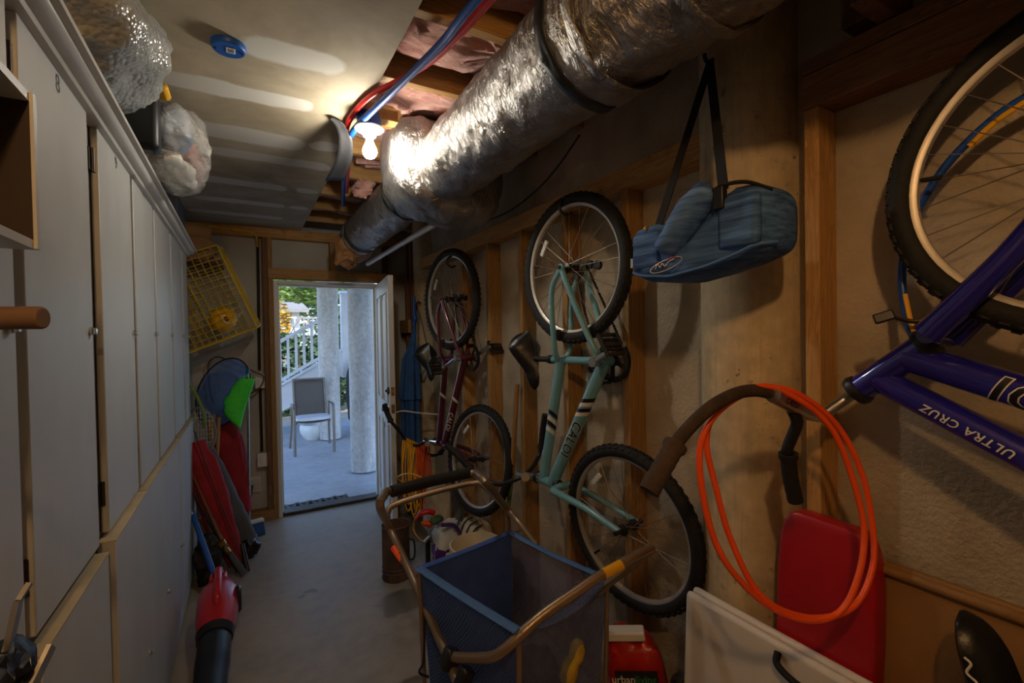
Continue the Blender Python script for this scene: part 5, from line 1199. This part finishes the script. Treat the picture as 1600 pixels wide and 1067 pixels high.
ob('orange_glove', MB().blob((0,0,0), (.035,.03,.022), 2.2, .015, 14, 7, 24, 16), 'orange_cord', gl, Matrix.Translation((0.974,2.820,0.386)))
tag(ob('beige_cushion', MB().blob((0,0,0), (.085,.16,.19), 2.8, .03, 6, 4, 36, 24), 'wallboard', mw=Matrix.Translation((1.19,3.22,.30))), 'worn beige cushion leaning behind the seed bag', 'cushion')
st2 = thing('striped_sack', (1.21,2.60,0), 'cream sack with dark stripes under the maroon front wheel', 'sack')
ob('sack', MB().blob((0,0,0), (.09,.17,.20), 3, .03, 7, 6, 40, 26), 'cream_plastic', st2, Matrix.Translation((1.215,2.62,.22)))
for q in range(4):
    yq = 2.50+.07*q; ob('stripe', MB().tube(cat([(1.125,yq,.30),(1.135,yq+.01,.37),(1.17,yq+.02,.415),(1.22,yq+.03,.425)], 4), .009, 8, flat=.4), 'grill_cover', st2)
tag(ob('dark_sack', MB().blob((0,0,0), (.075,.13,.15), 2.6, .03, 8, 9, 30, 20), 'soil_dark', mw=Matrix.Translation((1.235,2.26,.19))), 'dark green sack behind the bucket under the wheel', 'sack')
tag(ob('wood_block', MB().box((.98,2.80,.03), (.12,.16,.06), Matrix.Rotation(.3,3,'Z')), 'dark_wood_y', bev=.004), 'dark wooden block on the floor by the rusty pipe', 'block')
pst = thing('tap_post', (1.0,2.90,0), 'short metal post with a bolt between pipe and seed bag', 'post'); ob('post', MB().bb(.99,1.02,2.89,2.915,0,.25), 'steel_dark', pst, bev=.003); ob('bolt', MB().cyl((.985,2.9,.235), (1.02,2.9,.262), .012), 'alloy', pst)
# cords over the maroon handlebar
def hank(name, x0, x1, ytop, ybot, dep, m, label, n, seed, r=.0045):
    rnd = random.Random(seed); t = thing(name, V((1.020,3.296,0.761)), label, 'cord')
    p_l, p_r = V(x0), V(x1)
    for q in range(n):
        a = q/(n-1); top = p_l.lerp(p_r, a); L = rnd.uniform(ytop, ybot); w_ = rnd.uniform(.015,.05); sw = rnd.uniform(-.02,.02)
        dv = (p_r-p_l).normalized()
        pts = [top+V((0,0,.016)), top+V((-.022,-.012,-.01)), top+dv*sw+V((-.03-w_*.3,-.03,-L*.5)), top+dv*(sw+.01)+V((-.012-w_*.2,-.02,-L)), top+dv*(sw+.02)+V((.018,.008,-L*.9)), top+dv*sw+V((.03,.02,-L*.5)), top+V((.020,.014,-.01))]
        ob('cord_loop', MB().tube(cat(pts, 4, True), r, 6, True), m, t)
    return t
yl = hank('extension_cord', (0.985,3.285,0.819), (1.065,3.258,0.772), .40, .52, 0, 'yellow_cord', 'yellow extension cord looped over the maroon handlebar', 9, 1)
ob('cord_wrap', MB().tube(cat([(0.930,3.290,0.569),(0.950,3.081,0.641),(1.000,2.966,0.628),(1.030,3.225,0.514),(0.980,3.369,0.507)], 4, True), .006, 6, True), 'yellow_cord', yl)
ob('cord_tail', MB().tube(cat([(1.000,3.134,0.508),(1.000,3.085,0.412),(1.000,3.180,0.225),(1.020,3.052,0.178),(1.060,2.796,0.237)], 5), .005, 6), 'yellow_cord', yl)
hank('extension_cord', (1.075,3.245,0.773), (1.140,3.251,0.787), .34, .46, 0, 'orange_cord', 'orange extension cord looped next to the yellow one', 8, 5, .0042)
# blue closed patio umbrella behind the door edge
um = thing('patio_umbrella', (1.22,3.86,.03), 'closed blue patio umbrella standing behind the open door', 'umbrella')
c = [V(q) for q in [(1.24,3.80,1.62),(1.225,3.80,1.50),(1.20,3.80,1.38),(1.19,3.80,1.05),(1.195,3.81,1.04),(1.20,3.82,.6),(1.205,3.83,.25),(1.21,3.84,.16)]]
b = MB(); rr_ = [.016,.03,.062,.088,.072,.075,.065,.03]; rg = []
for p, r_ in zip(c, rr_): rg.append([p+V((math.cos(2*PI*k/40)*r_*(1+.16*math.cos(8*2*PI*k/40)), math.sin(2*PI*k/40)*r_*(1+.16*math.cos(8*2*PI*k/40)), 0)) for k in range(40)])
ob('canopy', MB().loft(rg), 'blue_jacket', um, ang=60)
ob('pole', MB().cyl((1.24,3.80,1.9), (1.212,3.845,.03), .013), 'blue_pex', um)
hk_ = thing('wall_hook', (1.31,3.86,1.82), 'metal hook with cord and blue clip above the umbrella', 'hook')
ob('hook', MB().tube(cat([(1.32,3.87,1.85),(1.29,3.86,1.86),(1.275,3.85,1.82),(1.29,3.85,1.79)], 4), .006, 8), 'steel_dark', hk_); ob('clip', MB().blob((1.245,3.80,1.72), (.02,.02,.03), 2.4, 0, 1, 0, 18, 12), 'blue_plastic', hk_)
ob('cord', MB().tube(cat([(1.29,3.85,1.80),(1.25,3.78,1.55),(1.28,3.78,1.25),(1.35,3.80,1.4),(1.31,3.83,1.7),(1.29,3.85,1.80)], 5), .006, 6), 'label_grey', hk_)
pipe([(1.048,3.760,0.950),(1.105,3.720,0.965),(1.225,3.680,0.943),(1.398,3.600,0.921)], .006, 'label_white', 'white cord stretched from the door edge to the maroon bicycle', 'stretch_cord', 'cord', 6)
tag(ob('tool_handle', MB().cyl((1.300,2.221,1.296), (1.290,2.278,0.769), .014), 'pine_z'), 'round wooden tool handle between the two hanging bicycles', 'handle')
tag(ob('green_stake', MB().cyl((1.300,2.304,0.735), (1.280,2.319,0.558), .012), 'leaf_green'), 'short green garden stake below the wooden tool handle', 'stake')
for q, (x, y) in enumerate(((800,640),)): pass
# soil bag
sbg = thing('soil_bag', (1.12,1.10,0), 'red potting soil bag with white folded top behind the cart', 'bag')
Ms = Matrix.Translation((1.175,1.195,.270)) @ Matrix.Rotation(.85,4,'Z') @ Matrix.Rotation(-.12,4,'X') @ Matrix.Rotation(.08,4,'Y')
ob('sack', MB().blob((0,0,0), (.075,.100,.245), 3.6, .030, 9, 4, 40, 28), 'bag_red', sbg, Ms)
Mr = Ms
def flat_on(w_, h_, y, z_, off=.0): return MB().box((-.082-off, y, z_), (.004, w_, h_))
ob('folded_top', MB().box((-.03,.02,.25), (.06,.14,.03)), 'label_white', sbg, Ms, bev=.006)
pn = ob('black_panel', flat_on(.14,.065,-.005,.125,.004), 'decal_black', sbg, Ms)
t = text_mb('urban', .034, .0004, align='RIGHT'); ob('lettering', onplane(t, (-.0885,.0,.130), (0,-1,0), (0,0,1)), 'label_white', pn, Ms)
t = text_mb('living', .034, .0002, align='LEFT'); ob('lettering', onplane(t, (-.0885,.0,.130), (0,-1,0), (0,0,1)), 'green_print', pn, Ms)
ob('green_line', flat_on(.14,.005,-.005,.094,.005), 'green_print', pn, Ms); ob('green_panel', flat_on(.07,.06,-.06,-.03,.004), 'green_print', sbg, Ms)
tag(ob('black_sack', MB().blob((1.20,1.02,.30), (.055,.06,.17), 2.6, .04, 9, 12, 28, 18), 'soil_dark'), 'black plastic sack squeezed behind the white table', 'sack')
